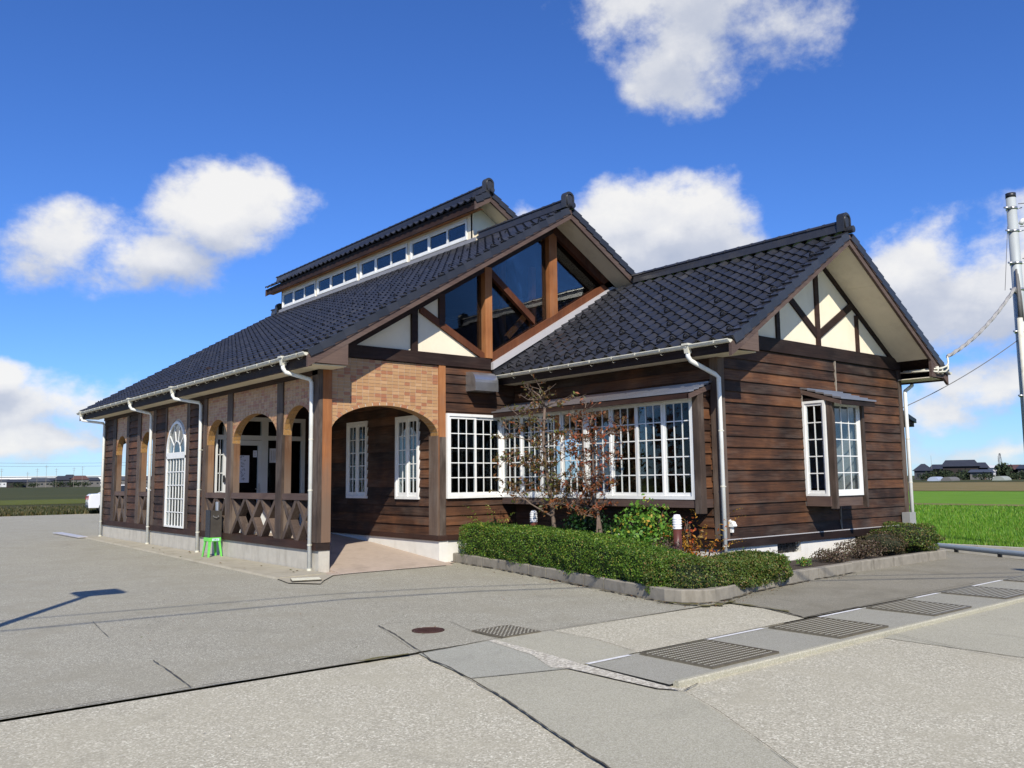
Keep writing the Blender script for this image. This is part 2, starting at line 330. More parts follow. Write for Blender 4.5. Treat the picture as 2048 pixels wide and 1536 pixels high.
MASPHD = mground('smooth_dark_asphalt', (.28,.258,.20), (.16,.145,.11), (.46,.43,.34), fine=210, wet=(.19,.172,.125))
MCPAV = mground('pale_exposed_concrete', (.51,.472,.36), (.255,.23,.165), (.77,.72,.58), fine=105, wet=(.41,.375,.275))
MCPAVG = mground('greyish_concrete_patch', (.40,.39,.315), (.25,.24,.19), (.48,.46,.40), fine=200)
MCPAVT = mground('tan_concrete_patch', (.44,.415,.315), (.27,.25,.185), (.50,.47,.39), fine=170)
MCHAN = mground('drain_channel_concrete', (.36,.345,.28), (.22,.21,.165), (.42,.40,.36), fine=210)
MLIGHTC = mground('bright_concrete_edge', (.60,.56,.45), (.22,.19,.15), (.6,.57,.5), fine=60)
MPAVE = simple('brown_paving', (.42,.335,.265), .08, .9, 9, bump=.2, dirt=((.2,.16,.12), 2, (1,1,1), .5))
MCRACK = simple('crack_dirt', (.085,.072,.050), .3, 1, 12)
MLINE = simple('worn_white_line', (.72,.71,.68), .1, .7, 20, dirt=((.3,.3,.28), 25, (1,1,1), .6))
MGRATE = simple('galvanised_grate', (.23,.20,.145), .2, .45, 12, metal=.6, dirt=((.09,.075,.05), 9, (1,1,1), .7))
MIRON = simple('rusty_cast_iron', (.065,.028,.02), .3, .7, 20, metal=.3)
MSOIL = simple('planter_soil', (.045,.032,.022), .35, 1, 15, bump=.8)

# ================================================================ GROUND
def sheet(name, pts, z, m, kind='structure', parent=None):
    me = bpy.data.meshes.new(name); me.from_pydata([(x, y, z) for x, y in pts], [], [tuple(range(len(pts)))]); me.update()
    if me.polygons[0].normal.z < 0: me.flip_normals()
    me.materials.append(m); o = put(name, me, parent); o['kind'] = kind; return o
def mfield(name, a, b, c2, sc=1.5, vec=(1,1,1)):
    m = Mat(name, .95, .1); t = m.t
    n = m.noise(sc, 8, .7, vec); n2 = m.noise(sc*.12, 4, .6, vec)
    c = ramp(t, n, [(.3, a), (.55, b), (.75, c2)]); c = mixc(t, mth(t, 'MULTIPLY', n2, .6), c, tuple((x+y)/2 for x, y in zip(a, c2)))
    m.color(c); m.bump(n, 1, .15); return m.m
MF_TERR = mfield('far_terrain_grass', (.045,.055,.022), (.075,.085,.03), (.11,.105,.045), .4)
MF_RICE = mfield('rice_stubble_green', (.07,.17,.012), (.12,.25,.020), (.21,.30,.05), .8, (1,.35,1))
MF_TAN = mfield('dry_grass_bank', (.09,.10,.03), (.21,.16,.07), (.30,.21,.11), .22, (1,.4,1))
MF_DARK = mfield('dark_green_field', (.028,.040,.015), (.055,.062,.022), (.11,.095,.04), .12, (.25,1,1))
MF_VERGE = mfield('weedy_verge', (.03,.035,.014), (.060,.062,.022), (.11,.085,.035), 1.6)
MF_YEL = mfield('yellow_green_field', (.07,.085,.018), (.105,.12,.022), (.14,.14,.035), .8)
sheet('terrain', [(-3000,-3000),(3000,-3000),(3000,3000),(-3000,3000)], -.5, MF_TERR)
sheet('green_field', [(12.6,-60),(38,-60),(38,110),(12.6,110)], -.08, MF_RICE)
sheet('field_path', [(38,-60),(40.4,-60),(40.4,110),(38,110)], -.02, MF_TAN)
sheet('green_field', [(40.4,-60),(79,-60),(79,150),(40.4,150)], -.08, MF_RICE)
sheet('dry_grass_field', [(79,-90),(175,-90),(175,220),(79,220)], -.04, MF_TAN)
sheet('dark_field', [(175,-200),(420,-200),(420,420),(175,420)], 0, MF_DARK)
sheet('verge', [(-90,35),(12.6,35),(12.6,62),(-90,62)], -.02, MF_VERGE)
sheet('yellow_field', [(-150,62),(60,62),(60,86),(-150,86)], .0, MF_YEL)
sheet('dark_field', [(-300,86),(128,86),(128,900),(-300,900)], .0, MF_DARK)
NEAR = [(11.9,0),(11.2,-4.6),(10.15,-6.6),(9.3,-8.4),(7.0,-14),(4,-22)]
sheet('asphalt_forecourt', [(-60,-6.6),(2.0,-6.6),(11.0,-4.6),(11.9,0),(12.2,35),(-60,35)], 0, MASPH)
sheet('concrete_forecourt', [(-60,-40),(1.3,-40),(1.3,-8.95),(1.25,-6.66),(-60,-6.6)], -.004, MCPAV)
sheet('concrete_road', [(1.22,-9.0),(1.42,-8.95),(11,-8.9),(12.6,-40),(1.0,-40)], .0, MCPAVT)
sheet('dark_asphalt_strip', [(1.98,-6.64),(1.955,-7.2),(1.67,-7.9),(9.6,-7.95),(10.15,-6.6),(11.2,-4.6),(11.2,-3),(3,-5.5),(1.8,-6.3)], .008, MASPHD)
sheet('concrete_patch', [(-.80,-6.62),(1.97,-6.66),(1.945,-7.2),(1.66,-7.9),(-.97,-7.92)], .004, MCPAV)
sheet('concrete_patch', [(-1.6,-6.62),(-.80,-6.62),(-.83,-7.33),(-.97,-7.92),(-1.68,-7.96)], .006, MCPAVT)
sheet('concrete_patch', [(-2.40,-6.68),(-1.60,-6.62),(-1.62,-7.0),(-1.75,-7.6),(-1.86,-7.99),(-2.62,-7.74),(-2.5,-7.1)], .007, MCPAVG)
sheet('concrete_edge', [(-1.60,-6.63),(-1.52,-6.63),(-1.58,-7.3),(-1.66,-7.95),(-1.74,-9.06),(-1.83,-8.9),(-1.86,-8.0),(-1.93,-7.88),(-1.72,-7.4)], .010, MLIGHTC)
sheet('concrete_patch', [(-2.62,-7.74),(-1.86,-7.99),(-1.84,-8.9),(-1.74,-9.05),(-2.0,-9.56),(-2.4,-10.2),(-3.4,-12),(-4.4,-12.2),(-3.29,-9.83),(-3.08,-9.14),(-2.82,-8.39)], .003, MCPAVT)
sheet('asphalt_patch', [(-2.37,-6.60),(-1.92,-5.19),(-1.67,-5.20),(-1.22,-5.5),(-1.40,-6.12),(-1.52,-6.60)], .004, MASPH)
pav = sheet('brown_paved_apron', [(-.10,-.55),(.35,-.47),(2.2,-.5),(2.72,-.1),(2.55,.02),(2.4,.02),(2.4,-.02),(.0,-.02),(-.1,-.2)], .012, MPAVE)
# crack lines and worn joints
def crack(pts, w, z=.014, name='pavement_crack', m=None, jit=.35):
    P = []
    for (x0, y0), (x1, y1) in zip(pts[:-1], pts[1:]):
        n = max(1, int(math.hypot(x1-x0, y1-y0)/.07))
        for i in range(n):
            f = i/n; P.append((x0+(x1-x0)*f, y0+(y1-y0)*f))
    P.append(pts[-1]); L = []; R_ = []
    for i, (x, y) in enumerate(P):
        a = P[max(0, i-1)]; b = P[min(len(P)-1, i+1)]; dx, dy = b[0]-a[0], b[1]-a[1]; l = math.hypot(dx, dy) or 1
        nx, ny = -dy/l, dx/l; ww = w*(1+random.uniform(-jit, jit)*1.6); o = random.uniform(-jit, jit)*w
        L.append((x+nx*(o+ww/2), y+ny*(o+ww/2), z)); R_.append((x+nx*(o-ww/2), y+ny*(o-ww/2), z))
    me = bpy.data.meshes.new(name); me.from_pydata(L+R_, [], [(i, i+1, i+1+len(L), i+len(L)) for i in range(len(L)-1)]); me.update()
    me.materials.append(m or MCRACK); o = put(name, me); o['kind'] = 'structure'; return o
crack([(-60,-6.6),(-5.5,-6.585),(-4.15,-6.6),(-2.34,-6.70),(-1.62,-6.62),(-.8,-6.61),(.62,-6.64),(1.97,-6.66)], .022*.42)
crack([(-1.92,-5.19),(-2.05,-5.7),(-2.37,-6.69),(-2.49,-7.0),(-2.51,-7.25),(-2.62,-7.66),(-2.82,-8.39),(-3.08,-9.14),(-3.2,-9.5),(-3.35,-10),(-3.9,-11.2)], .026*.42)
crack([(-1.92,-5.19),(-1.67,-5.2),(-1.23,-5.5)], .014*.42); crack([(-1.23,-5.5),(-1.41,-6.12)], .012*.42)
crack([(-.82,-6.66),(-.83,-7.33),(-.97,-7.9)], .014*.42)
crack([(-1.74,-9.06),(-2.0,-9.56),(-2.4,-10.2),(-3.3,-11.6)], .010*.42)
crack([(1.43,-8.98),(1.21,-9.6),(1.07,-10.25),(.9,-11.5)], .014*.42)
crack([(1.975,-6.70),(1.95,-7.25),(1.9,-7.5),(1.665,-7.89),(2.2,-7.88),(2.8,-7.9)], .045*.42)
crack([(2.8,-7.9),(4.2,-7.85),(6,-7.85)], .015*.42)
crack([(-4.08,-2.75),(-4.15,-3.3),(-4.22,-3.95)], .012*.42); crack([(-4.24,-5.4),(-4.27,-5.9),(-4.33,-6.58)], .020*.42)
crack([(-2.62,-7.75),(-2.2,-7.9),(-1.86,-8.0)], .010*.42)
crack([(-1.86,-8.0),(-1.855,-8.5),(-1.84,-8.9),(-1.75,-9.07),(-1.5,-9.0)], .02*.42)
crack([(-1.45,-6.66),(-1.40,-6.13),(-.98,-6.09),(-.93,-6.56)], .012*.42)
for k in range(26): crack([(.0+.085*k,-.475),(.05+.085*k,-.475)], .012, .017, 'worn_dot_line', MLINE)
# drain channel with grates
ch = MB(); ch.prism([(-8.955,-.02),(-8.955,.030),(-8.945,.040),(-8.91,.040),(-8.90,.024),(-8.90,-.02)], 'x', -1.66, 9.0)
cho = ch.obj('channel_kerb_lip', MCPAVT); tag(cho, kind='structure')
sheet('drain_channel', [(-1.66,-7.985),(9.3,-7.955),(8.9,-8.9),(-1.70,-8.9)], .016, MCHAN)
for x0, x1 in ((-1.66,-1.15),(-.14,.76),(1.76,2.63),(3.9,4.5),(5.5,6.45)):
    sheet('white_line', [(x0,-7.99),(x1,-7.985),(x1,-8.03),(x0,-8.035)], .021, MLINE)
def grate_mesh():
    b = MB(); w, d = .90, .76
    b.box(0,w,0,.02,-.02,.012).box(0,w,d-.02,d,-.02,.012).box(0,.02,.02,d-.02,-.02,.012).box(w-.02,w,.02,d-.02,-.02,.012)
    return b.mesh('grate_frame', MGRATE)
gfm = grate_mesh(); bb = MB(); bb.box(.02,.88,0,.034,-.015,.009); gbar = bb.mesh('grate_bar', MGRATE)
st = MB()
for i in range(28): st.box(.032+i*.030,.047+i*.030,.012,.020,.009,.0115)
gstud = st.mesh('grate_stud', simple('worn_bright_metal', (.55,.53,.43), .1, .6, 20))
back = sheet('grate_pit', [(0,0),(.9,0),(.9,.76),(0,.76)], .0, MBLACK); back.hide_render = True
pitm = back.data; bpy.data.objects.remove(back)
def grate(x, y, label, dark):
    g = empty('drain_grate', (x, y, .022)); tag(g, label, 'drain grate', 'grates along the drain channel')
    put('frame', gfm, g); o = put('pit', pitm, g); o.location.z = -.003
    for i in range(12):
        o = put('bar', gbar, g); o.location.y = .03+i*.06
        o = put('bar_studs', gstud, g); o.location.y = .03+i*.06; o['kind'] = 'stuff'
for x, l in ((-1.07,'steel drain grate nearest the camera in the channel'),(.80,'second steel drain grate from the near end of the channel'),
             (2.68,'third steel drain grate along the channel, before the planter'),(4.53,'fourth steel drain grate along the channel'),(6.44,'fifth drain grate, cut by the picture edge')):
    grate(x, -8.80, l, 0)
g0 = empty('drain_cover', (-1.41,-6.62,.012)); tag(g0, 'small square studded grate in the asphalt beside the manhole', 'drain grate')
mg = MB(); mg.box(0,.48,0,.50,-.01,.006); mg.obj('plate', MGRATE, g0)
sg = MB()
for i in range(9):
    for j in range(9): sg.box(.035+i*.05,.050+i*.05,.034+j*.052,.043+j*.052,.006,.009)
sg.obj('studs', gstud.materials[0], g0)['kind'] = 'stuff'
mh = MB(); mh.lathe((-1.69,-5.77,.006), [(.001,.004),(.135,.004),(.14,0),(.155,.0),(.158,.006),(.165,.006),(.165,-.004)], 28)
for i in range(-4,5):
    for j in range(-4,5):
        if i*i+j*j < 15: mh.box(-1.69+i*.027-.008,-1.69+i*.027+.008,-5.77+j*.027-.008,-5.77+j*.027+.008,.010,.014)
tag(mh.obj('manhole_cover', MIRON), 'small round rusty manhole cover set in the asphalt', 'manhole cover')
# gutter strip along the long side
sb = MB(); ys = -1.0
strip = MB(); strip.poly([(-.86,-.35,-.01),(-.02,-.35,-.01),(-.02,13.9,-.01),(-.40,13.9,-.01),(-.83,-.35,.028),(-.02,-.35,.04),(-.02,13.9,.04),(-.38,13.9,.028)], [(0,3,2,1),(4,5,6,7),(0,1,5,4),(1,2,6,5),(2,3,7,6),(3,0,4,7)])
MSTRIP = simple('mossy_strip_concrete', (.36,.325,.245), .1, .95, 7, bump=.3, dirt=((.20,.17,.11), 2.2, (1,1,1), .6))
so_ = strip.obj('concrete_gutter_strip', MSTRIP); tag(so_, kind='structure')
sheet('concrete_gutter_strip', [(-.86,-.35),(-.02,-.35),(.0,-.55),(-.45,-1.1),(-.68,-1.45),(-.98,-1.0)], .018, MSTRIP)
gp = empty('corner_drain_grate', (-.93,-1.02,.034)); gp.rotation_euler.z = -.35; tag(gp, 'loose flat grating at the corner of the concrete strip', 'drain grate')
gm = MB(); gm.box(0,.44,0,.30,.0,.010); gm.obj('plate', MGRATE, gp); gs2 = MB()
for i in range(6): gs2.box(.01,.43,.02+i*.048,.035+i*.048,.010,.018)
gs2.obj('ribs', gstud.materials[0], gp)
sp_ = MB(); sp_.box(-.62,-.36,13.3,16.4,.02,.045); tag(sp_.obj('steel_plate', MFLASH), 'pale steel plate lying on the ground past the far corner', 'steel plate')
lv = MB()
for i in range(14):
    x, y = random.uniform(-.75,-.15), random.uniform(-.8,8); a = random.uniform(0,3); s = .03
    z = .05
    lv.poly([(x-s*math.cos(a),y-s*math.sin(a),z),(x+s*.5*math.sin(a),y-s*.5*math.cos(a),z+.012),(x+s*math.cos(a),y+s*math.sin(a),z),(x-s*.5*math.sin(a),y+s*.5*math.cos(a),z+.014)], [(0,1,2,3)])
tag(lv.obj('fallen_leaves', LAUT), kind='stuff')
# ================================================================ BUILDING
BLD = empty('timber_station_building'); tag(BLD, 'dark timber clad building with black tiled gable roofs and arched brick-tiled porch', 'building')
def wall(name, ax, p0, p1, a0, a1, z0, z1, holes, m, parent=BLD):
    As = sorted({a0, a1, *[min(max(h[0], a0), a1) for h in holes], *[min(max(h[1], a0), a1) for h in holes]}); Zs = sorted({z0, z1, *[min(max(h[2], z0), z1) for h in holes], *[min(max(h[3], z0), z1) for h in holes]})
    b = MB()
    for i in range(len(As)-1):
        run = None
        for j in range(len(Zs)-1):
            ca, cz = (As[i]+As[i+1])/2, (Zs[j]+Zs[j+1])/2
            if any(h[0] < ca < h[1] and h[2] < cz < h[3] for h in holes):
                if run: (b.box(As[i],As[i+1],p0,p1,*run) if ax == 'x' else b.box(p0,p1,As[i],As[i+1],*run)); run = None
                continue
            run = (run[0], Zs[j+1]) if run else (Zs[j], Zs[j+1])
        if run: (b.box(As[i],As[i+1],p0,p1,*run) if ax == 'x' else b.box(p0,p1,As[i],As[i+1],*run))
    return b.obj(name, m, parent)
def siding(parent, ax, plane, sg, a0, a1, z0, z1, holes=(), exp=.176, breaks=()):
    z = z0; k = 0
    while z < z1-.02:
        zt = min(z+exp, z1); zz = min(zt+.018, z1)
        segs = [(a0, a1, z, zz, z)]
        for h in holes:
            if h[3] <= z+.01 or h[2] >= zt-.01: continue
            ns = []
            for s in segs:
                if h[1] <= s[0] or h[0] >= s[1]: ns.append(s); continue
                if h[0]-s[0] > .02: ns.append((s[0], h[0], s[2], s[3], s[4]))
                if s[1]-h[1] > .02: ns.append((h[1], s[1], s[2], s[3], s[4]))
                m0, m1 = max(s[0], h[0]), min(s[1], h[1])
                if h[2]-s[2] > .02: ns.append((m0, m1, s[2], h[2], s[4]))
                if s[3]-h[3] > .02: ns.append((m0, m1, h[3], s[3], s[4]))
            segs = ns
        for bk_ in breaks:
            if not (bk_[1] <= z <= bk_[2]): continue
            ns = []
            for s in segs:
                if s[0]+.05 < bk_[0] < s[1]-.05: ns += [(s[0], bk_[0]-.002, *s[2:]), (bk_[0]+.002, s[1], *s[2:])]
                else: ns.append(s)
            segs = ns
        for s in segs:
            th = lambda zc: .036-(.028)*(zc-s[4])/exp
            j = random.uniform(-.002, .002)
            pr = [(plane, s[2]+j), (plane+sg*(th(s[2])+j), s[2]+j), (plane+sg*max(.004, th(s[3])), s[3]), (plane, s[3])]
            b = MB(); b.prism(pr, 'y' if ax == 'y' else 'x', s[0]+.001, s[1]-.001)
            b.obj('siding_board', WSID, parent)
        z = zt; k += 1
pane_cache = {}
def pane_mesh(w, h, m):
    k = (round(w, 3), round(h, 3), m.name)
    if k not in pane_cache: pane_cache[k] = B(0, w, 0, .004, 0, h).mesh('pane', m)
    return pane_cache[k]
def frameM(origin, facing):
    """local x = along wall, y = inward, z = up; facing '-y' or '-x' or '+y'"""
    if facing == '-y': X, Y = Vector((1,0,0)), Vector((0,1,0))
    elif facing == '-x': X, Y = Vector((0,-1,0)), Vector((1,0,0))
    elif facing == '+x': X, Y = Vector((0,1,0)), Vector((-1,0,0))
    m = Matrix((X, Y, Vector((0,0,1)))).transposed().to_4x4(); m.translation = Vector(origin); return m
def window(origin, facing, Wd, H, sashes, rows, fw=.05, sw=.045, mw=.017, name='window', depth=(-.048,.09), glass=None, label=None, sill=.0, parent=BLD):
    e = empty(name, parent=parent); e.matrix_local = frameM(origin, facing)
    if label: e['label'] = label
    f = MB(); d0, d1 = depth
    f.box(0,Wd,d0,d1,0,fw).box(0,Wd,d0,d1,H-fw,H).box(0,fw,d0,d1,fw,H-fw).box(Wd-fw,Wd,d0,d1,fw,H-fw)
    if sill: f.box(-.02,Wd+.02,d0-.03,d0,0,.035)
    f.obj('frame', MWHITE, e)
    for i, (u0, u1, cols) in enumerate(sashes):
        off = .016*(i % 2)
        s = MB(); a, b_ = u0, u1; z0, z1 = fw+.002, H-fw-.002; yo = d0+.02+off
        s.box(a,b_,yo,yo+.035,z0,z0+sw*1.25).box(a,b_,yo,yo+.035,z1-sw,z1).box(a,a+sw,yo,yo+.035,z0+sw*1.25,z1-sw).box(b_-sw,b_,yo,yo+.035,z0+sw*1.25,z1-sw)
        s.obj('sash', MWHITE, e)
        gx0, gx1, gz0, gz1 = a+sw, b_-sw, z0+sw*1.25, z1-sw; cw = (gx1-gx0)/cols; rh = (gz1-gz0)/rows
        m = MB()
        for c in range(1, cols): m.box(gx0+c*cw-mw/2, gx0+c*cw+mw/2, yo+.008, yo+.026, gz0, gz1)
        for r in range(1, rows):
            for c in range(cols):
                xa = gx0+c*cw+(mw/2 if c else 0); xb = gx0+(c+1)*cw-(mw/2 if c < cols-1 else 0); m.box(xa, xb, yo+.008, yo+.026, gz0+r*rh-mw/2, gz0+r*rh+mw/2)
        if cols*rows > 1: m.obj('glazing_bars', MWHITE, e)
        pm = pane_mesh(cw, rh, glass or MGLASS)
        for c in range(cols):
            for r in range(rows):
                o = put('pane', pm, e); o.location = (gx0+c*cw, yo+.015, gz0+r*rh)
    return e
# ---- roof planes
SL = .6035; XM, ZM = 5.33, 7.06
zmain = lambda x: ZM-SL*abs(x-XM)
SW = .64; XW, ZW = 7.15, 5.68
zwing = lambda x: ZW-SW*abs(x-XW)
Y0M, Y1M = -.60, 14.1
Y0W = -5.667
def deck(name, prof_top, th, y0, y1, m):
    b = MB(); n = len(prof_top)
    b.prism([*prof_top, *[(x, z-th) for x, z in reversed(prof_top)]], 'y', y0, y1); return b.obj(name, m, BLD)
MDECK = WBEAM
R_MAIN = deck('main_roof', [(-.47, zmain(-.47)), (XM, ZM)], .06, Y0M+.03, Y1M-.03, MDECK)
R_MAINR = deck('main_roof', [(XM, ZM), (7.35, zmain(7.35))], .06, Y0M+.03, Y1M-.03, MDECK)
b = MB(); b.prism([(7.351, zmain(7.35)), (10.9, zmain(10.9)), (10.9, zmain(10.9)-.06), (7.351, zmain(7.35)-.06)], 'y', .0, Y1M-.03); b.obj('main_roof_lower_right', MDECK, BLD)
R_WING = deck('wing_roof', [(3.70, zwing(3.70)), (XW, ZW)], .06, Y0W+.03, -.012, MDECK)
R_WINGR = deck('wing_roof', [(XW, ZW), (10.6, zwing(10.6))], .06, Y0W+.03, -.012, MDECK)
XR, ZR = 5.335, 8.14; SM = .60
Y0R, Y1R = 2.10, 13.75
R_MON = deck('clerestory_roof', [(4.92, ZR-SM*(XR-4.92)), (XR, ZR)], .06, Y0R+.03, Y1R-.03, MDECK)
R_MONR = deck('clerestory_roof', [(XR, ZR), (7.3, ZR-SM*(7.3-XR))], .06, Y0R+.03, Y1R-.03, MDECK)
# tile geometry, in slope coordinates (u along ridge, v up the slope, n outwards)
PU, PV = .27, .24
pr_u = np.array([0,.025,.06,.10,.14,.165,.190,.222,.250,.282]); pr_h = np.array([.030,.014,.004,.000,.006,.020,.046,.058,.046,.014])
def tile_arrays():
    V = []; Fc = []
    n = len(pr_u)
    for v, base in ((-.018,.052),(.275,.016)):
        for u, h in zip(pr_u, pr_h): V.append((u, v+(-.016*math.sin(math.pi*min(u/.165,1))**1 if v < 0 else 0), base+h))
    for i in range(n-1): Fc.append((i, i+1, n+i+1, n+i))
    o = len(V)
    for u, h in zip(pr_u, pr_h): V.append((u, -.018-.016*math.sin(math.pi*min(u/.165,1)), .052+h))
    for u, h in zip(pr_u, pr_h): V.append((u, -.012-.016*math.sin(math.pi*min(u/.165,1)), .026+h*.9))
    for i in range(n-1): Fc.append((o+n+i, o+n+i+1, o+i+1, o+i))
    return np.array(V, float), np.array(Fc)
TV, TF = tile_arrays()
def slope_frame(origin, side):
    c = 1/math.sqrt(1+side[1]**2); s = side[1]*c; sx = side[0]
    Uv = np.array([0,1.,0]); Vv = np.array([sx*c,0,s]); Nv = np.array([-sx*s,0,c])
    return np.array(origin, float), np.stack([Uv, Vv, Nv])
def tile_field(parent, x_eave, z_eave, side, slope, y0, y1, xr, single=0, keep=None, mirror=False):
    """side +1: the slope climbs towards +x"""
    org, Fm = slope_frame((x_eave, y0, z_eave), (side, slope)); L = abs(xr-x_eave)*math.sqrt(1+slope*slope)
    nv = int(round(L/PV)); pv = L/nv; nu = int(round((y1-y0)/PU)); pu = (y1-y0)/nu
    cells = [(i, j) for j in range(nv) for i in range(nu) if keep is None or keep(y0+i*pu, x_eave+side*(j+.5)*pv/math.sqrt(1+slope*slope))]
    me = npmesh('roof_tile', TV, TF, MTILE, True) if single else None
    sv = np.array([pu/PU, pv/PV, 1.])
    Tm = TV*sv; allV = []; cnt = 0
    for i, j in cells:
        off = np.array([i*pu, j*pv, 0]) + rng.normal(0, [.001,.002,.0008])
        if cnt < single:
            o = put('roof_tile', me, parent); R3 = Matrix(Fm.T.tolist()).to_4x4()
            wpos = org+off@Fm; R3.translation = Vector(wpos); o.matrix_local = R3 @ Matrix.Diagonal((*sv, 1)); cnt += 1
        else: allV.append((Tm+off)@Fm+org)
    if allV:
        n = len(TV); Vv = np.concatenate(allV); Ff = np.concatenate([TF+k*n for k in range(len(allV))])
        o = put('roof_tiles', npmesh('roof_tiles', Vv, Ff, MTILE, True), parent); o['kind'] = 'stuff'
    return org, Fm, nu, nv, pu, pv
TG = {}
TG['w'] = tile_field(R_WING, 3.72, zwing(3.72), 1, SW, Y0W+.12, -.06, XW-.06, single=300)
TG['m'] = tile_field(R_MAIN, -.50, zmain(-.50), 1, SL, Y0M+.12, Y1M-.1, XM-.06, keep=lambda y, x: not (y > 2.5 and x > 5.2))
TG['r'] = tile_field(R_MON, 4.90, ZR-SM*(XR-4.90), 1, SM, Y0R+.12, Y1R-.1, XR-.04)
tile_field(R_WINGR, 10.6, zwing(10.6), -1, SW, Y0W+.12, -.06, XW+.06)
tile_field(R_MAINR, 7.35, zmain(7.35), -1, SL, Y0M+.12, 2.5, XM+.06)
tile_field(R_MONR, 7.3, ZR-SM*(7.3-XR), -1, SM, Y0R+.12, Y1R-.1, XR+.06)
# snow guards: little loops standing on some tiles
def guard_mesh():
    b = MB(); pts = [(.09+.055*math.cos(a), .05, .055+.065*math.sin(a)) for a in np.linspace(math.pi, 0, 7)]
    b.tube([(.035,.05,.03)]+pts+[(.145,.05,.03)], .011, 5); b.box(.03,.15,.03,.13,.050,.064); return b
GM = guard_mesh(); MGUARD = simple('black_snow_guard', (.008,.008,.009), .2, .7, 6); gmesh = GM.mesh('snow_guard', MGUARD, True)
def guards(parent, key, pick, single):
    org, Fm, nu, nv, pu, pv = TG[key]; R3 = Matrix(Fm.T.tolist()).to_4x4(); al = []; gv = np.array(GM.v)
    for j in range(nv):
        for i in range(nu):
            if not pick(i, j): continue
            off = np.array([i*pu, j*pv, 0])
            if single:
                o = put('snow_guard', gmesh, parent); m = R3.copy(); m.translation = Vector(org+off@Fm); o.matrix_local = m
            else: al.append((gv+off)@Fm+org)
    if al:
        b = MB()
        for a in al: b.poly([tuple(x) for x in a], GM.f)
        o = b.obj('snow_guards', MGUARD, parent, True); o['kind'] = 'stuff'
guards(R_WING, 'w', lambda i, j: j == 1 or (j in (4,7,10,13) and (i+(j//3)*2) % 4 == 0), True)
guards(R_MAIN, 'm', lambda i, j: j == 2 or (j > 2 and j % 3 == 1 and (i+(j//3)*2) % 4 == 0 and not (i > 10 and j > 25)), False)
# verge tiles
def verge(parent, key, flip=1, n0=0, n1=None, org=None):
    o0, Fm, nu, nv, pu, pv = TG[key] if isinstance(key, str) else key
    b = MB(); b.poly([(-.145,0,.085),(.03,0,.085),(.03,pv+.02,.055),(-.145,pv+.02,.055),(-.145,0,.045),(.03,0,.045),(.03,pv+.02,.02),(-.145,pv+.02,.02)],
      [(0,1,2,3),(4,7,6,5),(0,4,5,1),(1,5,6,2),(2,6,7,3),(3,7,4,0)])
    b.poly([(-.147,-.004,.087),(-.125,-.004,.087),(-.125,pv,.06),(-.147,pv,.06),(-.147,-.004,-.045),(-.125,-.004,-.045),(-.125,pv,-.07),(-.147,pv,-.07)],
      [(0,1,2,3),(4,7,6,5),(0,4,5,1),(1,5,6,2),(2,6,7,3),(3,7,4,0)])
    b.tube([(-.02,-.012,.088),(.035,-.012,.10)], .016, 6)
    me = b.mesh('verge_tile', MTILE); R3 = Matrix(Fm.T.tolist()).to_4x4()
    for j in range(n0, nv if n1 is None else n1):
        o = put('verge_tile', me, parent); m = R3.copy(); m.translation = Vector(o0+np.array([0, j*pv, 0])@Fm); o.matrix_local = m
verge(R_WING, 'w'); verge(R_MAIN, 'm'); verge(R_MON, 'r')
def rframe(xe, ze, slope, y0, xr):
    org, Fm = slope_frame((xe, y0, ze), (-1, slope)); L = abs(xr-xe)*math.sqrt(1+slope*slope); nv = int(round(L/PV)); return (org, Fm, 1, nv, PU, L/nv)
verge(R_WINGR, rframe(10.6, zwing(10.6), SW, Y0W+.12, XW+.06)); verge(R_MAINR, rframe(7.35, zmain(7.35), SL, Y0M+.12, XM+.06)); verge(R_MONR, rframe(7.3, ZR-SM*(7.3-XR), SM, Y0R+.12, XR+.06))
# ridges
def ridge(parent, x, z, y0, y1, lab=None):
    base = MB(); base.prism([(x-.12,z-.03),(x+.12,z-.03),(x+.095,z+.06),(x+.092,z+.09),(x+.085,z+.13),(x-.085,z+.13),(x-.092,z+.09),(x-.095,z+.06)], 'y', y0+.16, y1-.1)
    base.obj('ridge_course', MTILE, parent)
    n = int((y1-y0-.2)/.30); d = (y1-y0-.2)/n
    cap = MB(); prf = [(.105*math.cos(a), .13+.065*math.sin(a)) for a in np.linspace(0, math.pi, 9)]
    cap.prism(prf, 'y', 0, d*.93); cap.prism([(p[0]*1.07, .13+(p[1]-.13)*1.1) for p in prf], 'y', d*.93, d*1.02)
    me = cap.mesh('ridge_tile', MTILE)
    for k in range(n):
        o = put('ridge_tile', me, parent); o.location = (x, y0+.14+k*d, z)
    orn = MB(); out = [(x-.13,z-.03),(x+.13,z-.03),(x+.13,z+.19)]+[(x+.13*math.cos(a), z+.20+.12*math.sin(a)) for a in np.linspace(.2, math.pi-.2, 9)]+[(x-.13,z+.19)]
    orn.prism(out, 'y', y0+.02, y0+.15)
    rim = MB()
    rp = [(x-.08,y0+.015,z+.02),(x-.09,y0+.015,z+.17)]+[(x+.09*math.cos(a), y0+.015, z+.19+.08*math.sin(a)) for a in np.linspace(math.pi, 0, 9)]+[(x+.09,y0+.015,z+.17),(x+.08,y0+.015,z+.02)]
    rim.tube(rp, .014, 6)
    om = orn.obj('ridge_end_ornament', MTILE, parent); 
    rim.obj('ornament_relief', MTILE, parent, True)
    dsc = MB(); dsc.tube([(x,y0-.09,z+.0),(x,y0+.10,z+.0)], .062, 18); dsc.tube([(x,y0-.096,z+.0),(x,y0-.09,z+.0)], .048, 18); dsc.obj('ridge_end_disc', MTILE, parent)
ridge(R_WING, XW, ZW+.07, Y0W, -.62); ridge(R_MAIN, XM, ZM+.07, Y0M, 2.55); ridge(R_MON, XR, ZR+.06, Y0R, Y1R)
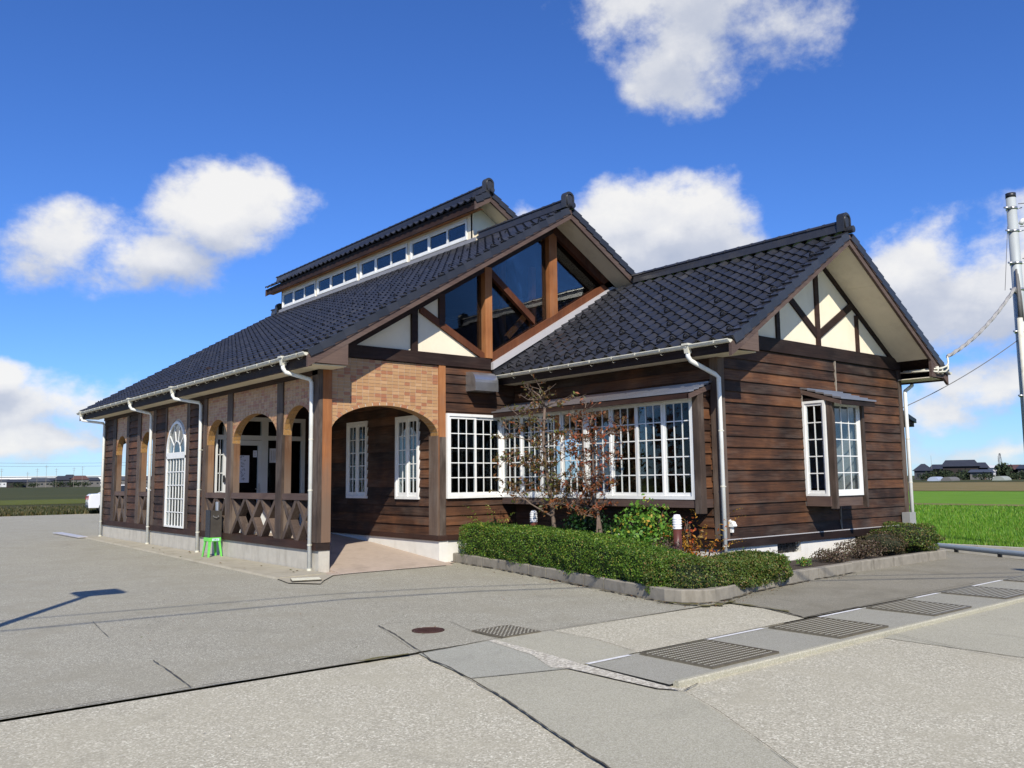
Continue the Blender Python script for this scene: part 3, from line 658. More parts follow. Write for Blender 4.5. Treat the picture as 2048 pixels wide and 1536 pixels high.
o = ridge(R_MAINR, XM, ZM+.07, Y1M-.6, Y1M)
# bargeboards, fascias, soffits
def barge(name, pts, th, y, y2, m=WBARGE, inset=.0):
    b = MB(); b.prism([*pts, *[(x, z-th) for x, z in reversed(pts)]], 'y', y, y2); return b.obj(name, m, BLD)
barge('bargeboard', [(-.525, zmain(-.525)), (XM, ZM)], .20, Y0M, Y0M+.05); barge('bargeboard', [(XM+.001, ZM), (7.35, zmain(7.35))], .20, Y0M, Y0M+.05)
barge('bargeboard_fillet', [(-.30, zmain(-.30)-.02), (XM, ZM-.02)], .07, Y0M-.018, Y0M-.001); 
barge('bargeboard', [(3.66, zwing(3.66)), (XW, ZW)], .19, Y0W, Y0W+.05); barge('bargeboard', [(XW+.001, ZW), (10.64, zwing(10.64))], .19, Y0W, Y0W+.05)
barge('bargeboard_fillet', [(3.85, zwing(3.85)-.02), (XW, ZW-.02)], .065, Y0W-.018, Y0W-.001); barge('bargeboard_fillet', [(XW+.001, ZW-.02), (10.5, zwing(10.5)-.02)], .065, Y0W-.018, Y0W-.001)
barge('bargeboard', [(4.90, ZR-SM*(XR-4.90)), (XR, ZR)], .20, Y0R, Y0R+.05); barge('bargeboard', [(XR+.001, ZR), (7.33, ZR-SM*(7.33-XR))], .20, Y0R, Y0R+.05)
barge('bargeboard', [(4.90, ZR-SM*(XR-4.90)), (XR, ZR)], .22, Y1R-.05, Y1R)
barge('bargeboard', [(-.525, zmain(-.525)), (XM, ZM)], .20, Y1M-.05, Y1M)
def bracket(pts, y0, y1):
    b = MB(); b.prism(pts, 'y', y0, y1); b.obj('boxed_eave_end', WBARGE, BLD)
zc = zmain(.2)-.2
bracket([(-.50,3.535-.02),(-.463,3.41),(.20,3.41),(.20,zc+.02),(-.40,zmain(-.40)-.18)], Y0M+.004, Y0M+.055)
bracket([(3.69,zwing(3.69)-.02),(3.72,3.375),(4.34,3.375),(4.34,zwing(4.34)-.17),(3.80,zwing(3.80)-.18)], Y0W+.004, Y0W+.055)
bracket([(10.61,zwing(10.61)-.02),(10.58,3.375),(9.96,3.375),(9.96,zwing(9.96)-.17),(10.5,zwing(10.5)-.18)], Y0W+.004, Y0W+.055)
B(-.46,-.425,Y0M+.056,Y1M-.05,3.36,3.535).obj('fascia', WBEAM, BLD)
B(3.72,3.755,Y0W+.056,-.03,3.33,3.49).obj('fascia', WBEAM, BLD)
B(10.545,10.58,Y0W+.056,-.03,3.33,3.49).obj('fascia', WBEAM, BLD)
B(-.424,-.03,Y0M+.06,Y1M-.06,3.385,3.40).obj('soffit', MSOFF, BLD)
B(-.03,.199,Y0M+.06,-.04,3.385,3.40).obj('soffit', MSOFF, BLD)
B(3.756,4.215,Y0W+.06,-.05,3.36,3.375).obj('soffit', MSOFF, BLD); B(4.215,4.339,Y0W+.06,-4.99,3.36,3.375).obj('soffit', MSOFF, BLD)
B(10.08,10.544,Y0W+.06,-.05,3.36,3.375).obj('soffit', MSOFF, BLD); B(9.961,10.08,Y0W+.06,-4.99,3.36,3.375).obj('soffit', MSOFF, BLD)
def gsoffit(zf, off, x0, x1, y0, y1, step=.95):
    x = x0; s = 1 if x1 > x0 else -1
    while (x1-x)*s > .02:
        xe = x+s*step
        if (x1-xe)*s < .2: xe = x1
        a, c = sorted((x, xe)); a += .002; c -= .002
        b = MB(); b.prism([(a, zf(a)-off), (c, zf(c)-off), (c, zf(c)-off-.012), (a, zf(a)-off-.012)], 'y', y0, y1); b.obj('soffit_panel', MSOFF, BLD); x = xe
gsoffit(zmain, .165, XM, .21, Y0M+.052, -.06); gsoffit(zmain, .165, XM, 7.5, Y0M+.052, -.06, 1.0)
gsoffit(zwing, .155, XW, 4.35, Y0W+.052, -4.99, .93); gsoffit(zwing, .155, XW, 9.95, Y0W+.052, -4.99, .93)
zmon = lambda x: ZR-SM*abs(x-XR)
gsoffit(zmon, .17, XR, 4.96, Y0R+.052, 2.58); gsoffit(zmon, .17, XR, 7.2, Y0R+.052, 2.58)
# eave boards of the clerestory
B(4.93,4.965,Y0R+.052,Y1R-.06,7.70,7.84).obj('fascia', WBEAM, BLD)
B(4.966,5.16,Y0R+.06,Y1R-.06,7.735,7.745).obj('soffit', WORAN, BLD)
# gutters
def gutter(x, z, y0, y1, hooks, sx=-1):
    b = MB(); r = .052; pr = [(x+r*math.cos(a), z+r*math.sin(a)) for a in np.linspace(math.pi, 2*math.pi, 9)]; pi = [(x+(r-.006)*math.cos(a), z+(r-.006)*math.sin(a)) for a in np.linspace(2*math.pi, math.pi, 9)]
    n = 9
    vs = [(p[0], y, p[1]) for y in (y0, y1) for p in pr+pi]; N2 = 18
    fs = [(i, (i+1) % N2, (i+1) % N2+N2, i+N2) for i in range(N2)]; b.poly(vs, fs)
    b.prism(pr, 'y', y0-.008, y0); b.prism(pr, 'y', y1, y1+.008)
    b.box(x-r-.006, x-r+.004, y0, y1, z-.006, z+.008)
    g = b.obj('gutter', MPVC, BLD)
    h = MB(); y = y0+.25
    while y < y1:
        h.tube([(x+.05, y, z-.02), (x+.045,y,z-.07), (x, y, z-.09), (x-.03,y,z-.075)], .0035, 4); h.box(x-r-.010,x-r-.004,y-.012,y+.012,z-.03,z+.012); y += hooks
    h.obj('gutter_brackets', MPVC, g)
    jb = MB(); y = y0+.05
    for yy in (y0+.08, (y0+y1)/2, y1-.3):
        jb.tube([(x, yy, z-.004), (x, yy+.05, z-.004)], .056, 12)
    return g
gutter(-.535, 3.565, Y0M+.03, Y1M+.1, .52); gutter(3.665, 3.50, Y0W+.03, -.02, .52); gutter(10.64, 3.50, Y0W-.05, -.1, .6)
def downpipe(pts, cx, cy, cz, lab, sx=0):
    e = MB(); e.tube(pts, .036, 10); 
    e2 = empty('downpipe', parent=BLD); e.obj('pipe', MPIPE, e2, True)
    c = MB(); c.box(cx-.075,cx+.075,cy-.06,cy+.06,cz-.01,cz+.02); c.poly([(cx-.055,cy-.045,cz-.01),(cx+.055,cy-.045,cz-.01),(cx+.055,cy+.045,cz-.01),(cx-.055,cy+.045,cz-.01),(cx-.04,cy-.035,cz-.13),(cx+.04,cy-.035,cz-.13),(cx+.04,cy+.035,cz-.13),(cx-.04,cy+.035,cz-.13)], [(0,1,2,3),(4,7,6,5),(0,4,5,1),(1,5,6,2),(2,6,7,3),(3,7,4,0)])
    c.obj('rain_head', MPVC, e2)
    bd = MB(); x, y = pts[-1][0], pts[-1][1]
    for z in (.45, 1.35, 2.2): bd.tube([(x,y,z),(x,y,z+.02)], .041, 10); bd.box(x, x+.07, y-.008, y+.008, z+.002, z+.018)
    bd.tube([(x,y,.04),(x,y,.075)], .043, 10)
    bd.obj('pipe_clips', MPVC, e2)
for yc, yp in ((.29,.16),(5.88,5.42),(9.05,8.86),(13.85,13.16)):
    z1 = 3.20
    downpipe([(-.535,yc,3.46),(-.535,yc,3.40),(-.50,yc-.02,3.33),(-.11,yp+.01,z1+.03),(-.075,yp,z1-.03),(-.07,yp,.04)], -.535, yc, 3.575, '')
downpipe([(3.665,-4.86,3.40),(3.665,-4.86,3.34),(3.70,-4.88,3.27),(4.13,-5.0,3.08),(4.175,-5.03,3.03),(4.18,-5.03,.12)], 3.665, -4.86, 3.51, '')
downpipe([(10.64,-4.95,3.40),(10.60,-4.96,3.3),(10.16,-5.03,3.16),(10.12,-5.04,3.1),(10.12,-5.04,.1)], 10.64, -4.95, 3.51, '')

# ---------------------------------------------------------------- long west side (x = 0)
ZB0, ZB1 = .37, .50          # base beam
ZT = 3.385
B(0,.20,.002,13.3,-.1,ZB0).obj('foundation', MCONC, BLD); B(.201,2.4,13.1,13.3,-.1,ZB0).obj('foundation', MCONC, BLD)
B(0,.20,-.03,.0,-.1,ZB0).obj('foundation', MCONC, BLD)
B(-.035,.22,.0,13.34,ZB0,ZB1).obj('base_beam', WBEAM, BLD); B(-.035,.20,-.045,-.001,ZB0,ZB1).obj('base_beam', WBEAM, BLD)
B(-.045,.01,.0,13.34,3.30,3.384).obj('wall_plate', WBEAM, BLD)
def post(x0,x1,y0,y1,z0,z1,m=WPOST): return B(x0,x1,y0,y1,z0,z1).obj('post', m, BLD)
# grey posts, proud of the panels
for y0, y1 in ((13.12,13.3),(12.09,12.38),(10.86,11.09),(9.85,10.11),(8.62,8.84),(7.80,7.90),(6.22,6.42),(5.17,5.36),(3.755,4.02),(1.382,1.634)):
    post(-.03,.02,y0,y1,ZB1,3.30)
SEG = [(11.09,12.09,2.29,2.80,'a'),(8.84,9.85,2.29,2.80,'a'),(4.02,5.17,2.30,2.82,'a'),(1.634,3.755,2.28,2.82,'a'),(.215,1.382,2.34,2.84,'a')]
def arch_curve(c, a, zs, zt, n=25): return [(c+a*math.cos(t), zs+(zt-zs)*math.sin(t)) for t in np.linspace(math.pi, 0, n)]
def arch_panel(name, ax, lo, hi, zs, ztop, zhi, d0, d1, parent=BLD):
    """wall panel with an elliptic opening; ax='y' runs along y"""
    c, a = (lo+hi)/2, (hi-lo)/2; cu = arch_curve(c, a, zs, ztop); b = MB()
    for (a0, z0), (a1, z1) in zip(cu[:-1], cu[1:]):
        P = [(a0, z0), (a1, z1), (a1, zhi), (a0, zhi)]
        if ax == 'y': b.prism(P, 'x', d0, d1)
        else: b.prism(P, 'y', d0, d1)
    return b.obj(name, MGROUT, parent)
def arch_ring(parent, ax, lo, hi, zs, ztop, d0, d1, single, th=.055, face=None, step=.11):
    c, a, h = (lo+hi)/2, (hi-lo)/2, ztop-zs; L = math.pi*math.sqrt((a*a+h*h)/2); n = int(L/step); bb = MB()
    tt = np.linspace(0, math.pi, n+1); sgn = -1 if d0 < d1 else 1
    for k in range(n):
        t0, t1 = tt[k]+.008, tt[k+1]-.008
        P = [(c+(a-.004)*math.cos(t), zs+(h-.004)*math.sin(t)) for t in (t0, (t0+t1)/2, t1)]+[(c+(a+th)*math.cos(t), zs+(h+th)*math.sin(t)) for t in (t1, (t0+t1)/2, t0)]
        if min(p[1] for p in P) < zs-.02: pass
        P = [(min(max(p[0], lo-.0), hi+.0) if p[1] < zs+.12 else p[0], p[1]) for p in P]
        b = MB() if single else bb
        b.prism(P, 'x' if ax == 'y' else 'y', d0, d1)
        if single: b.obj('arch_tile', MBRICK, parent)
    if not single: bb.obj('arch_tiles', MBRICK, parent)['kind'] = 'stuff'
    ib = MB()      # tiles lining the underside of the arch
    for k in range(n):
        for q in range(3 if ax == 'x' else 2):
            t0, t1 = tt[k]+.006, tt[k+1]-.006; e0 = d0+(d1-d0)*.0; lo_d = d1; w_ = .078 if ax == 'x' else .074
            da = lo_d+.002+q*w_; db = da+w_-.006
            P = [(c+(a-.006)*math.cos(t), zs+(h-.006)*math.sin(t)) for t in (t0, t1)]+[(c+(a+.001)*math.cos(t), zs+(h+.001)*math.sin(t)) for t in (t1, t0)]
            ib.prism(P, 'x' if ax == 'y' else 'y', da, db)
    ib.obj('arch_lining_tiles', MBRICKY, parent)['kind'] = 'stuff'
def tile_panel(parent, ax, lo, hi, z0, z1, face, th, ring=None, w=.122, h=.060, single=0, sgn=-1):
    """small tiles on a panel; ring(a) gives the lowest z allowed at position a"""
    n = round((hi-lo)/w); w = (hi-lo)/n; m = round((z1-z0)/h); h = (z1-z0)/m; st = MB(); cnt = 0
    for j in range(m-1, -1, -1):
        for i in range(n):
            a0, a1 = lo+i*w+.0035, lo+(i+1)*w-.0035; b0, b1 = z0+j*h+.003, z0+(j+1)*h-.003
            xs = np.linspace(a0, a1, 4); lowz = [max(b0, ring(x) if ring else b0) for x in xs]
            if min(lowz) > b1-.008: continue
            P = [(x, min(z, b1-.001)) for x, z in zip(xs, lowz)]+[(a1, b1), (a0, b1)]
            if max(lowz) <= b0+1e-6: P = [(a0, b0), (a1, b0), (a1, b1), (a0, b1)]
            jt = random.uniform(-.0012,.0012); b = MB() if cnt < single else st
            b.prism(P, 'x' if ax == 'y' else 'y', face+sgn*(th+jt), face)
            if cnt < single: b.obj('wall_tile', MBRICK, parent)
            cnt += 1
    if st.v: st.obj('wall_tiles', MBRICK, parent)['kind'] = 'stuff'
def xbalustrade(lo, hi, n, parent):
    rl = B(-.02,.16,lo,hi,1.19,1.30).obj('rail', WBARGE, parent)
    b = MB(); z0, z1 = ZB1+.0, 1.19; w = (hi-lo)/n
    for k in range(n):
        y0 = lo+k*w; 
        for s in (0, 1):
            p, q = ((y0+.03, z1-.0), (y0+w-.03, z0)) if s == 0 else ((y0+w-.03, z1), (y0+.03, z0))
            dx = .055
            P = [(p[0]-dx, p[1]-.001), (p[0]+dx, p[1]-.001), (q[0]+dx, q[1]+.001), (q[0]-dx, q[1]+.001)]
            bb_ = MB(); bb_.prism(P, 'x', -.01+.003*s, .13+.003*s); bb_.obj('cross_brace', WPOST, parent)
for k, (lo, hi, zs, zt, _) in enumerate(SEG):
    wp = arch_panel('arch_wall', 'y', lo, hi, zs, zt, ZT, .0, .15)
    c, a = (lo+hi)/2, (hi-lo)/2
    rg = lambda y, c=c, a=a, zs=zs, zt=zt: zs+(zt-zs+.055)*math.sqrt(max(0, 1-((y-c)/(a+.055))**2))
    tile_panel(wp, 'y', lo+.001, hi-.001, zs, 3.30, .0, .007, rg)
    arch_ring(wp, 'y', lo, hi, zs, zt, -.009, .0, False)
    # inside face panel
    mm = WORAN
    bal = empty('balustrade', parent=BLD); xbalustrade(lo, hi, {0:2,1:2,2:2,3:3,4:2}[k], bal)
# panel columns between arches (grout backing + tiles continue behind the posts)
for lo, hi in ((12.09,12.38),(10.86,11.09),(9.85,10.11),(8.62,8.84),(5.17,5.36),(3.755,4.02),(1.382,1.634)):
    wall('pier', 'y', .021, .1499, lo, hi, ZB1, ZT, [], WJAMB)
# siding strips
for lo, hi in ((12.38,13.12),(10.11,10.86),(7.90,8.62),(5.36,6.22)):
    wp = wall('siding_wall', 'y', .004, .10, lo, hi, ZB1, ZT, [], WBEAM); siding(wp, 'y', .004, -1, lo+.002, hi-.002, ZB1, 3.30)
# arched window bay
lo, hi = 6.42, 7.80
wp = wall('arch_window_wall', 'y', .0, .10, lo, hi, ZB1, ZT, [(lo+.04,hi-.04,ZB1,2.95)], MGROUT)
def fan_ring(y): 
    c, a = 7.11, .70; t = 1-((y-c)/a)**2; return 2.2+.78*math.sqrt(max(0, t))
fw_ = MB(); cu = arch_curve(7.11, .65, 2.2, 2.93, 25)
for (a0, z0), (a1, z1) in zip(cu[:-1], cu[1:]): fw_.prism([(a0, z0), (a1, z1), (a1, 2.96), (a0, 2.96)], 'x', .001, .08)
fw_.obj('arch_spandrel', MGROUT, wp)
tile_panel(wp, 'y', lo+.001, hi-.001, 2.2, 3.30, -.001, .007, fan_ring)
e = empty('arched_window', parent=BLD); e['label'] = 'tall white window with fanlight top'; e.matrix_local = frameM((0, 7.77, .47), '-x')
f = MB(); WdA = 1.32
f.box(0,WdA,-.035,.08,0,.07).box(0,.06,-.035,.08,.07,1.66).box(WdA-.06,WdA,-.035,.08,.07,1.66).box(0,WdA,-.035,.08,1.60,1.74)
cx_ = WdA/2
cuo = [(cx_+.66*math.cos(t), 1.74+.72*math.sin(t)) for t in np.linspace(math.pi,0,21)]; cui = [(cx_+.60*math.cos(t), 1.74+.66*math.sin(t)) for t in np.linspace(math.pi,0,21)]
for i in range(20): f.prism([cui[i], cui[i+1], cuo[i+1], cuo[i]], 'y', -.035, .08)
f.obj('frame', MWHITE, e)
m = MB()
for t in np.linspace(0, math.pi, 6)[1:-1]: m.beam((cx_+.24*math.cos(t), .0, 1.74+.26*math.sin(t)), (cx_+.61*math.cos(t), .0, 1.74+.67*math.sin(t)), .022, .022, (0,1,0))
cs = [(cx_+.24*math.cos(t), .0, 1.74+.26*math.sin(t)) for t in np.linspace(math.pi,0,13)]
for p_, q_ in zip(cs[:-1], cs[1:]): m.beam(p_, q_, .022, .022, (0,1,0))
gx0, gx1, gz0, gz1 = .06, WdA-.06, .07, 1.60
for c in range(1, 6): m.box(gx0+c*(gx1-gx0)/6-.011, gx0+c*(gx1-gx0)/6+.011, -.012, .012, gz0, gz1)
for r in range(1, 5): m.box(gx0, gx1, -.016, -.0121, gz0+r*(gz1-gz0)/5-.011, gz0+r*(gz1-gz0)/5+.011)
m.obj('glazing_bars', MWHITE, e)
pm = pane_mesh((gx1-gx0)/6, (gz1-gz0)/5, MGLASS)
for c in range(6):
    for r in range(5): o = put('pane', pm, e); o.location = (gx0+c*(gx1-gx0)/6, .002, gz0+r*(gz1-gz0)/5)
gp_ = MB(); gp_.prism([(cx_-.6, 1.74)]+cui+[(cx_+.6, 1.74)], 'y', .002, .006); gp_.obj('fan_pane', MGLASS, e)
# near corner post (front face orange) and right porch post
B(-.045,.0,.0,.20,ZB1,3.384).obj('post', WPOST, BLD)
B(-.045,.03,-.05,-.001,ZB1,3.384).obj('post', WPOST, BLD)
B(.031,.198,-.055,-.001,ZB1,3.384).obj('post', WORAN, BLD)
B(.0,.198,.0,.214,ZB1,3.384).obj('post', WORAN, BLD)
# ---------------------------------------------------------------- front (y = 0)
lo, hi = .20, 2.40
wp = arch_panel('porch_arch_wall', 'x', lo, hi, 2.32, 2.835, 3.63, .0, .235)
rg = lambda x: 2.32+(.515+.055)*math.sqrt(max(0, 1-((x-1.3)/(1.1+.055))**2))
tile_panel(wp, 'x', lo+.002, hi-.004, 2.32, 3.63, .0, .007, rg, single=300)
arch_ring(wp, 'x', lo, hi, 2.32, 2.835, -.009, .0, True)
B(2.402,2.545,-.045,.12,ZB1,3.64).obj('post', WORAN, BLD); B(2.402,2.545,-.05,-.0451,ZB1,2.3).obj('post_facing', WPOST, BLD)
B(2.358,2.4015,-.02,.236,ZB1,2.32).obj('jamb', WPOST, BLD)
b = MB(); b.box(2.40,2.60,-.03,5.3,-.1,.40); b.obj('foundation', MCONW, BLD)
B(2.60,4.24,-.0,.2,-.1,.40).obj('foundation', MCONW, BLD)
B(2.365,2.57,-.055,5.29,.40,.50).obj('base_beam', WBEAM, BLD); B(2.571,4.22,-.04,-.001,.40,.50).obj('base_beam', WBEAM, BLD)
WH = [(2.60,3.86,1.20,2.72)]
wp = wall('front_siding_wall', 'x', .0, .12, 2.546, 4.24, .50, 3.64, WH, WBEAM)
siding(wp, 'x', .0, -1, 2.547, 4.238, .50, 3.63, [(2.56,3.90,1.165,2.745)])
window((2.56,-.03,1.165), '-y', 1.34, 1.58, [(.05,.69,3),(.65,1.29,3)], 5, label='two-part white lattice window on the front wall')
# gable above: tie beam, rafters, posts, plaster and glass
GT = GTIM
tb = B(.21,3.62,-.055,.04,3.64,3.86).obj('tie_beam', WBEAM, BLD)
def rafter(zf, x0, x1, off, th, y0, y1, m=WBEAM):
    b = MB(); b.prism([(x0, zf(x0)-off), (x1, zf(x1)-off), (x1, zf(x1)-off-th), (x0, zf(x0)-off-th)], 'y', y0, y1); return b.obj('rafter', m, BLD)
rafter(zmain, .38, XM, .18, .20, -.056, .05); rafter(zmain, XM+.001, 7.42, .18, .20, -.056, .05, GTIM)
def gpost(x, z0, w, m, y0=-.057, y1=.05, zf=zmain, off=.37): B(x-w/2,x+w/2,y0,y1,z0,zf(x+w/2)-off if x < XM else zf(x-w/2)-off).obj('gable_post', m, BLD)
gpost(1.86, 3.861, .13, WBEAM); gpost(2.47, 4.40, .13, WBEAM)
gpost(3.565, 3.861, .17, WORAN, -.07, .14)
B(5.20,5.42,-.0545,.14,4.82,6.70).obj('king_post', WORAN, BLD)
def brace(p, q, w, m, y=-.0, d=.10, name='gable_brace'):
    b = MB(); b.beam((p[0], y, p[1]), (q[0], y, q[1]), d, w, (0,0,1)) if False else b.prism([(p[0]-w/2*0, p[1]+w*.62), (p[0], p[1]-w*.62), (q[0], q[1]-w*.62), (q[0], q[1]+w*.62)], 'y', y-.05, y+.045); return b.obj(name, m, BLD)
brace((1.98,4.66),(3.47,3.88), .115, GT); brace((3.66,5.58),(4.78,4.74), .13, GT)
lb = MB(); lb.prism([(3.66,3.72),(3.66,3.96),(7.0,5.885),(7.25,5.80),(7.2,5.72)], 'y', -.056, .045); lb.obj('lower_beam', GTIM, BLD)
fl = MB(); fl.prism([(3.62,3.635),(3.62,3.775),(7.02,5.74),(7.26,5.72),(7.20,5.68)], 'y', -.13, -.0565); fl.obj('roof_flashing', MFLASH, BLD)
fl = MB(); fl.prism([(3.66,3.56),(3.63,3.634),(7.20,5.679),(7.25,5.62)], 'y', -.10, -.058); fl.obj('flashing_lower_band', MBLACK, BLD)
cr = MB(); cr.prism([(.40,3.861),(3.45,3.861),(2.53,4.43),(2.53,5.0),(.50,3.80)], 'y', .0, .04)
cr2 = MB(); cr2.prism([(.54,3.862),(3.42,3.862),(2.535,4.33),(2.535,zmain(2.535)-.30)], 'y', .003, .035); cr2.obj('plaster_panel', MPLAS, BLD)
def gpane(P): b = MB(); b.prism(P, 'y', .062, .068); b.obj('gable_pane', MGLASSG, BLD)
gpane([(2.52,4.38),(3.52,3.862),(3.52,zmain(3.52)-.3),(2.52,zmain(2.52)-.3)])
gpane([(3.61,3.87),(5.25,4.80),(5.25,zmain(5.25)-.3),(3.61,zmain(3.61)-.3)])
gpane([(5.37,4.85),(7.0,5.78),(7.0,zmain(7.0)-.25),(5.37,zmain(5.37)-.3)])
# lining inside the gable: roof trusses seen through the glass
for yy in (1.6, 4.0, 6.4):
    B(2.5,8.2,yy,yy+.12,3.75,3.93).obj('inner_tie_beam', WORAN, BLD); bm = MB(); bm.beam((5.3,yy+.06,3.93),(5.3,yy+.06,6.7),.12,.12); bm.obj('inner_post', WORAN, BLD)
b = MB(); b.beam((4.35,.35,4.4),(5.25,.35,5.3),.10,.10,(0,1,0)); b.obj('inner_brace', WORAN, BLD)
B(3.75,3.86,.2,.32,3.7,5.6).obj('inner_post', WORAN, BLD); B(4.93,5.04,.2,.32,3.7,5.95).obj('inner_post', WORAN, BLD)
# stainless vent hood
v = MB(); pf = [(.0,3.18),(-.33,3.18),(-.33,3.34)]+[(-.33+.20*(1-math.cos(t)), 3.34+.21*math.sin(t)) for t in np.linspace(0, math.pi/2, 7)]+[(0,3.555)]
v.prism(pf, 'x', 3.03, 3.58); vh = v.obj('vent_hood', MSTEEL, BLD, False)
# ---------------------------------------------------------------- porch inner walls
IW = [(.58,1.40,1.175,2.745),(2.53,3.37,1.15,2.745)]
wp = wall('porch_side_wall', 'y', 2.40, 2.52, .121, 5.3, .50, 4.0, IW, WBEAM)
siding(wp, 'y', 2.40, -1, .237, 5.29, .50, 3.6, IW)
for a, c in ((.58,1.40),(2.53,3.37)):
    wd = c-a; window((2.385,c,1.15), '-x', wd, 1.60, [(.045,wd/2+.01,2),(wd/2-.01,wd-.045,2)], 5, sw=.06, label=None)
# door wall at y = 5.3
DH = [(.2,2.3,.38,2.95)]
wall('door_wall', 'x', 5.3, 5.42, .0, 2.4, .38, 4.0, DH, WBEAM)
MDOORW = simple('pale_door_frame', (.60,.61,.60), .06, .4, 3)
de = empty('entrance_door', parent=BLD)
f = MB(); Y5, Y6 = 5.26, 5.36
f.box(.20,.26,Y5,Y6,.38,2.95).box(.387,.49,Y5,Y6,.38,2.95).box(1.25,1.40,Y5,Y6,.38,2.95).box(2.22,2.30,Y5,Y6,.38,2.95).box(.26,2.22,Y5+.001,Y6-.001,2.44,2.54).box(.26,2.22,Y5+.001,Y6-.001,2.86,2.95).box(.26,.387,Y5+.001,Y6-.001,.38,.5).box(1.40,2.22,Y5+.001,Y6-.001,.38,.5)
f.obj('frame', MDOORW, de)
l = MB(); l.box(.491,.56,Y5+.01,Y6-.03,.39,2.43).box(1.18,1.249,Y5+.01,Y6-.03,.39,2.43).box(.56,1.18,Y5+.01,Y6-.03,.39,.60).box(.56,1.18,Y5+.01,Y6-.03,2.32,2.43)
lf = l.obj('door_leaf', MDOORW, de)
gm_ = MB()
for z in (.9,1.3,1.7,2.1): gm_.box(.26,.387,Y5+.03,Y5+.05,z,z+.02)
gm_.box(.318,.332,Y5+.03,Y5+.05,.5,2.44); gm_.obj('glazing_bars', MDOORW, de)
for a0, a1, z0, z1 in ((.56,1.18,.60,2.32),(.26,.387,.5,2.44),(1.40,2.22,.5,2.44),(.26,1.25,2.54,2.86),(1.40,2.22,2.54,2.86)): B(a0,a1,Y5+.055,Y5+.061,z0,z1).obj('pane', MGLASS, de)
h = MB(); h.tube([(1.205,Y5+.01,1.36),(1.205,Y5-.045,1.36),(1.10,Y5-.05,1.36)], .010, 8); h.box(1.185,1.228,Y5-.002,Y5+.009,1.28,1.48); h.obj('handle', MSTEEL, lf)
hg = MB(); hg.box(.385,.41,5.20,5.259,1.52,1.66); hg.obj('hinge', MBLACK, de)
# notices
MPAPER = simple('notice_paper', (.62,.64,.72), .03, .8, 3); MINK = simple('notice_ink', (.05,.05,.07), .1, .8, 3); MRED = simple('notice_red', (.5,.05,.04), .1, .8, 3)
def notice(x0, x1, z0, z1, label, marks, paper=MPAPER):
    e = empty('notice', (x0, Y5+.05 if x0 < 1.2 else Y5+.05, z0)); tag(e, label, 'notice', 'paper notices on the entrance door')
    B(0,x1-x0,0,.003,0,z1-z0).obj('paper', paper, e)
    m = MB(); w, hh = x1-x0, z1-z0
    for (a, c_, d, g_) in marks: m.beam((a*w,-.0015,c_*hh),(d*w,-.0015,g_*hh),.006,.002,(0,1,0))
    m.obj('writing', MINK, e)
mk = []
random.seed(5)
for k in range(8):
    zc = .94-.115*k
    for q in range(5):
        a = random.uniform(.38,.72); c_ = zc+random.uniform(-.035,.035); an = random.choice([0,0,math.pi/2,.8,-.8]); L_ = random.uniform(.08,.2)
        mk.append((a-L_*math.cos(an)/2, c_-L_*.22*math.sin(an), a+L_*math.cos(an)/2, c_+L_*.22*math.sin(an)))
notice(.66,.99,1.50,2.10,'tall paper notice with a handwritten column of characters on the door', mk)
notice(1.075,1.165,2.06,2.21,'small paper slip near the top of the door', [(.2,.75,.8,.75),(.3,.5,.7,.5),(.25,.3,.75,.3)])
mk2 = [(.15+.12*k,.15,.15+.12*k,.85) for k in range(6)]
notice(1.46,1.78,1.94,2.26,'paper notice on the glass beside the door', mk2)
# floors
fl = MB(); fl.prism([(-.45,.01),(.2,.075),(2.27,.264),(4.2,.38),(4.2,-.05),(-.45,-.05)], 'x', .215, 2.399); fo = fl.obj('ramp', MPAVE, BLD)
B(.201,2.399,4.201,5.3,-.05,.38).obj('porch_floor', MPAVE, BLD); B(.201,2.399,8.61,13.1,-.05,.38).obj('porch_floor', MPAVE, BLD)
# room behind the arched window, far veranda
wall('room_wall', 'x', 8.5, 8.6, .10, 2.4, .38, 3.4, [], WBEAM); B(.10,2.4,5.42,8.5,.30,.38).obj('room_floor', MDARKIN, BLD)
wall('inner_wall', 'y', 2.40, 2.52, 5.301, 13.3, .30, 4.0, [(5.5,6.4,.38,2.5)], WBEAM)
B(.0,2.4,.25,5.25,3.40,3.42).obj('porch_ceiling', MSOFF, BLD); B(.0,2.4,5.43,13.3,3.401,3.42).obj('porch_ceiling', MSOFF, BLD)
bz = MB(); bz.beam((1.2,5.9,.38),(1.2,5.9,.85),.35,.35); 
# far end of the veranda: arched like the front
wp = arch_panel('porch_arch_wall', 'x', .2, 2.38, 2.30, 2.83, 3.4, 13.08, 13.29); tile_panel(wp, 'x', .202, 2.378, 2.3, 3.38, 13.08, .006, rg)
B(.201,2.38,13.1,13.24,1.18,1.29).obj('rail', WBARGE, BLD); post(2.30,2.399,13.08,13.3,.38,3.39)
# interior shell
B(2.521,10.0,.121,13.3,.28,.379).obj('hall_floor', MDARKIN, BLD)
wall('back_wall', 'x', 13.301, 13.42, .0, 10.0, -.1, 3.4, [(.2,2.4,.3,3.4)], WBEAM)
bw = MB(); bw.prism([(.0,3.401),(10.0,3.401),(10.0,zmain(10)-.07),(XM,ZM-.08),(.0,zmain(0)-.07)], 'y', 13.301, 13.42); bw.obj('back_gable', MPLAS, BLD)
wall('east_wall', 'y', 10.0, 10.12, .0, 13.42, -.1, 4.1, [(4.15,5.2,1.45,2.62)], WBEAM)
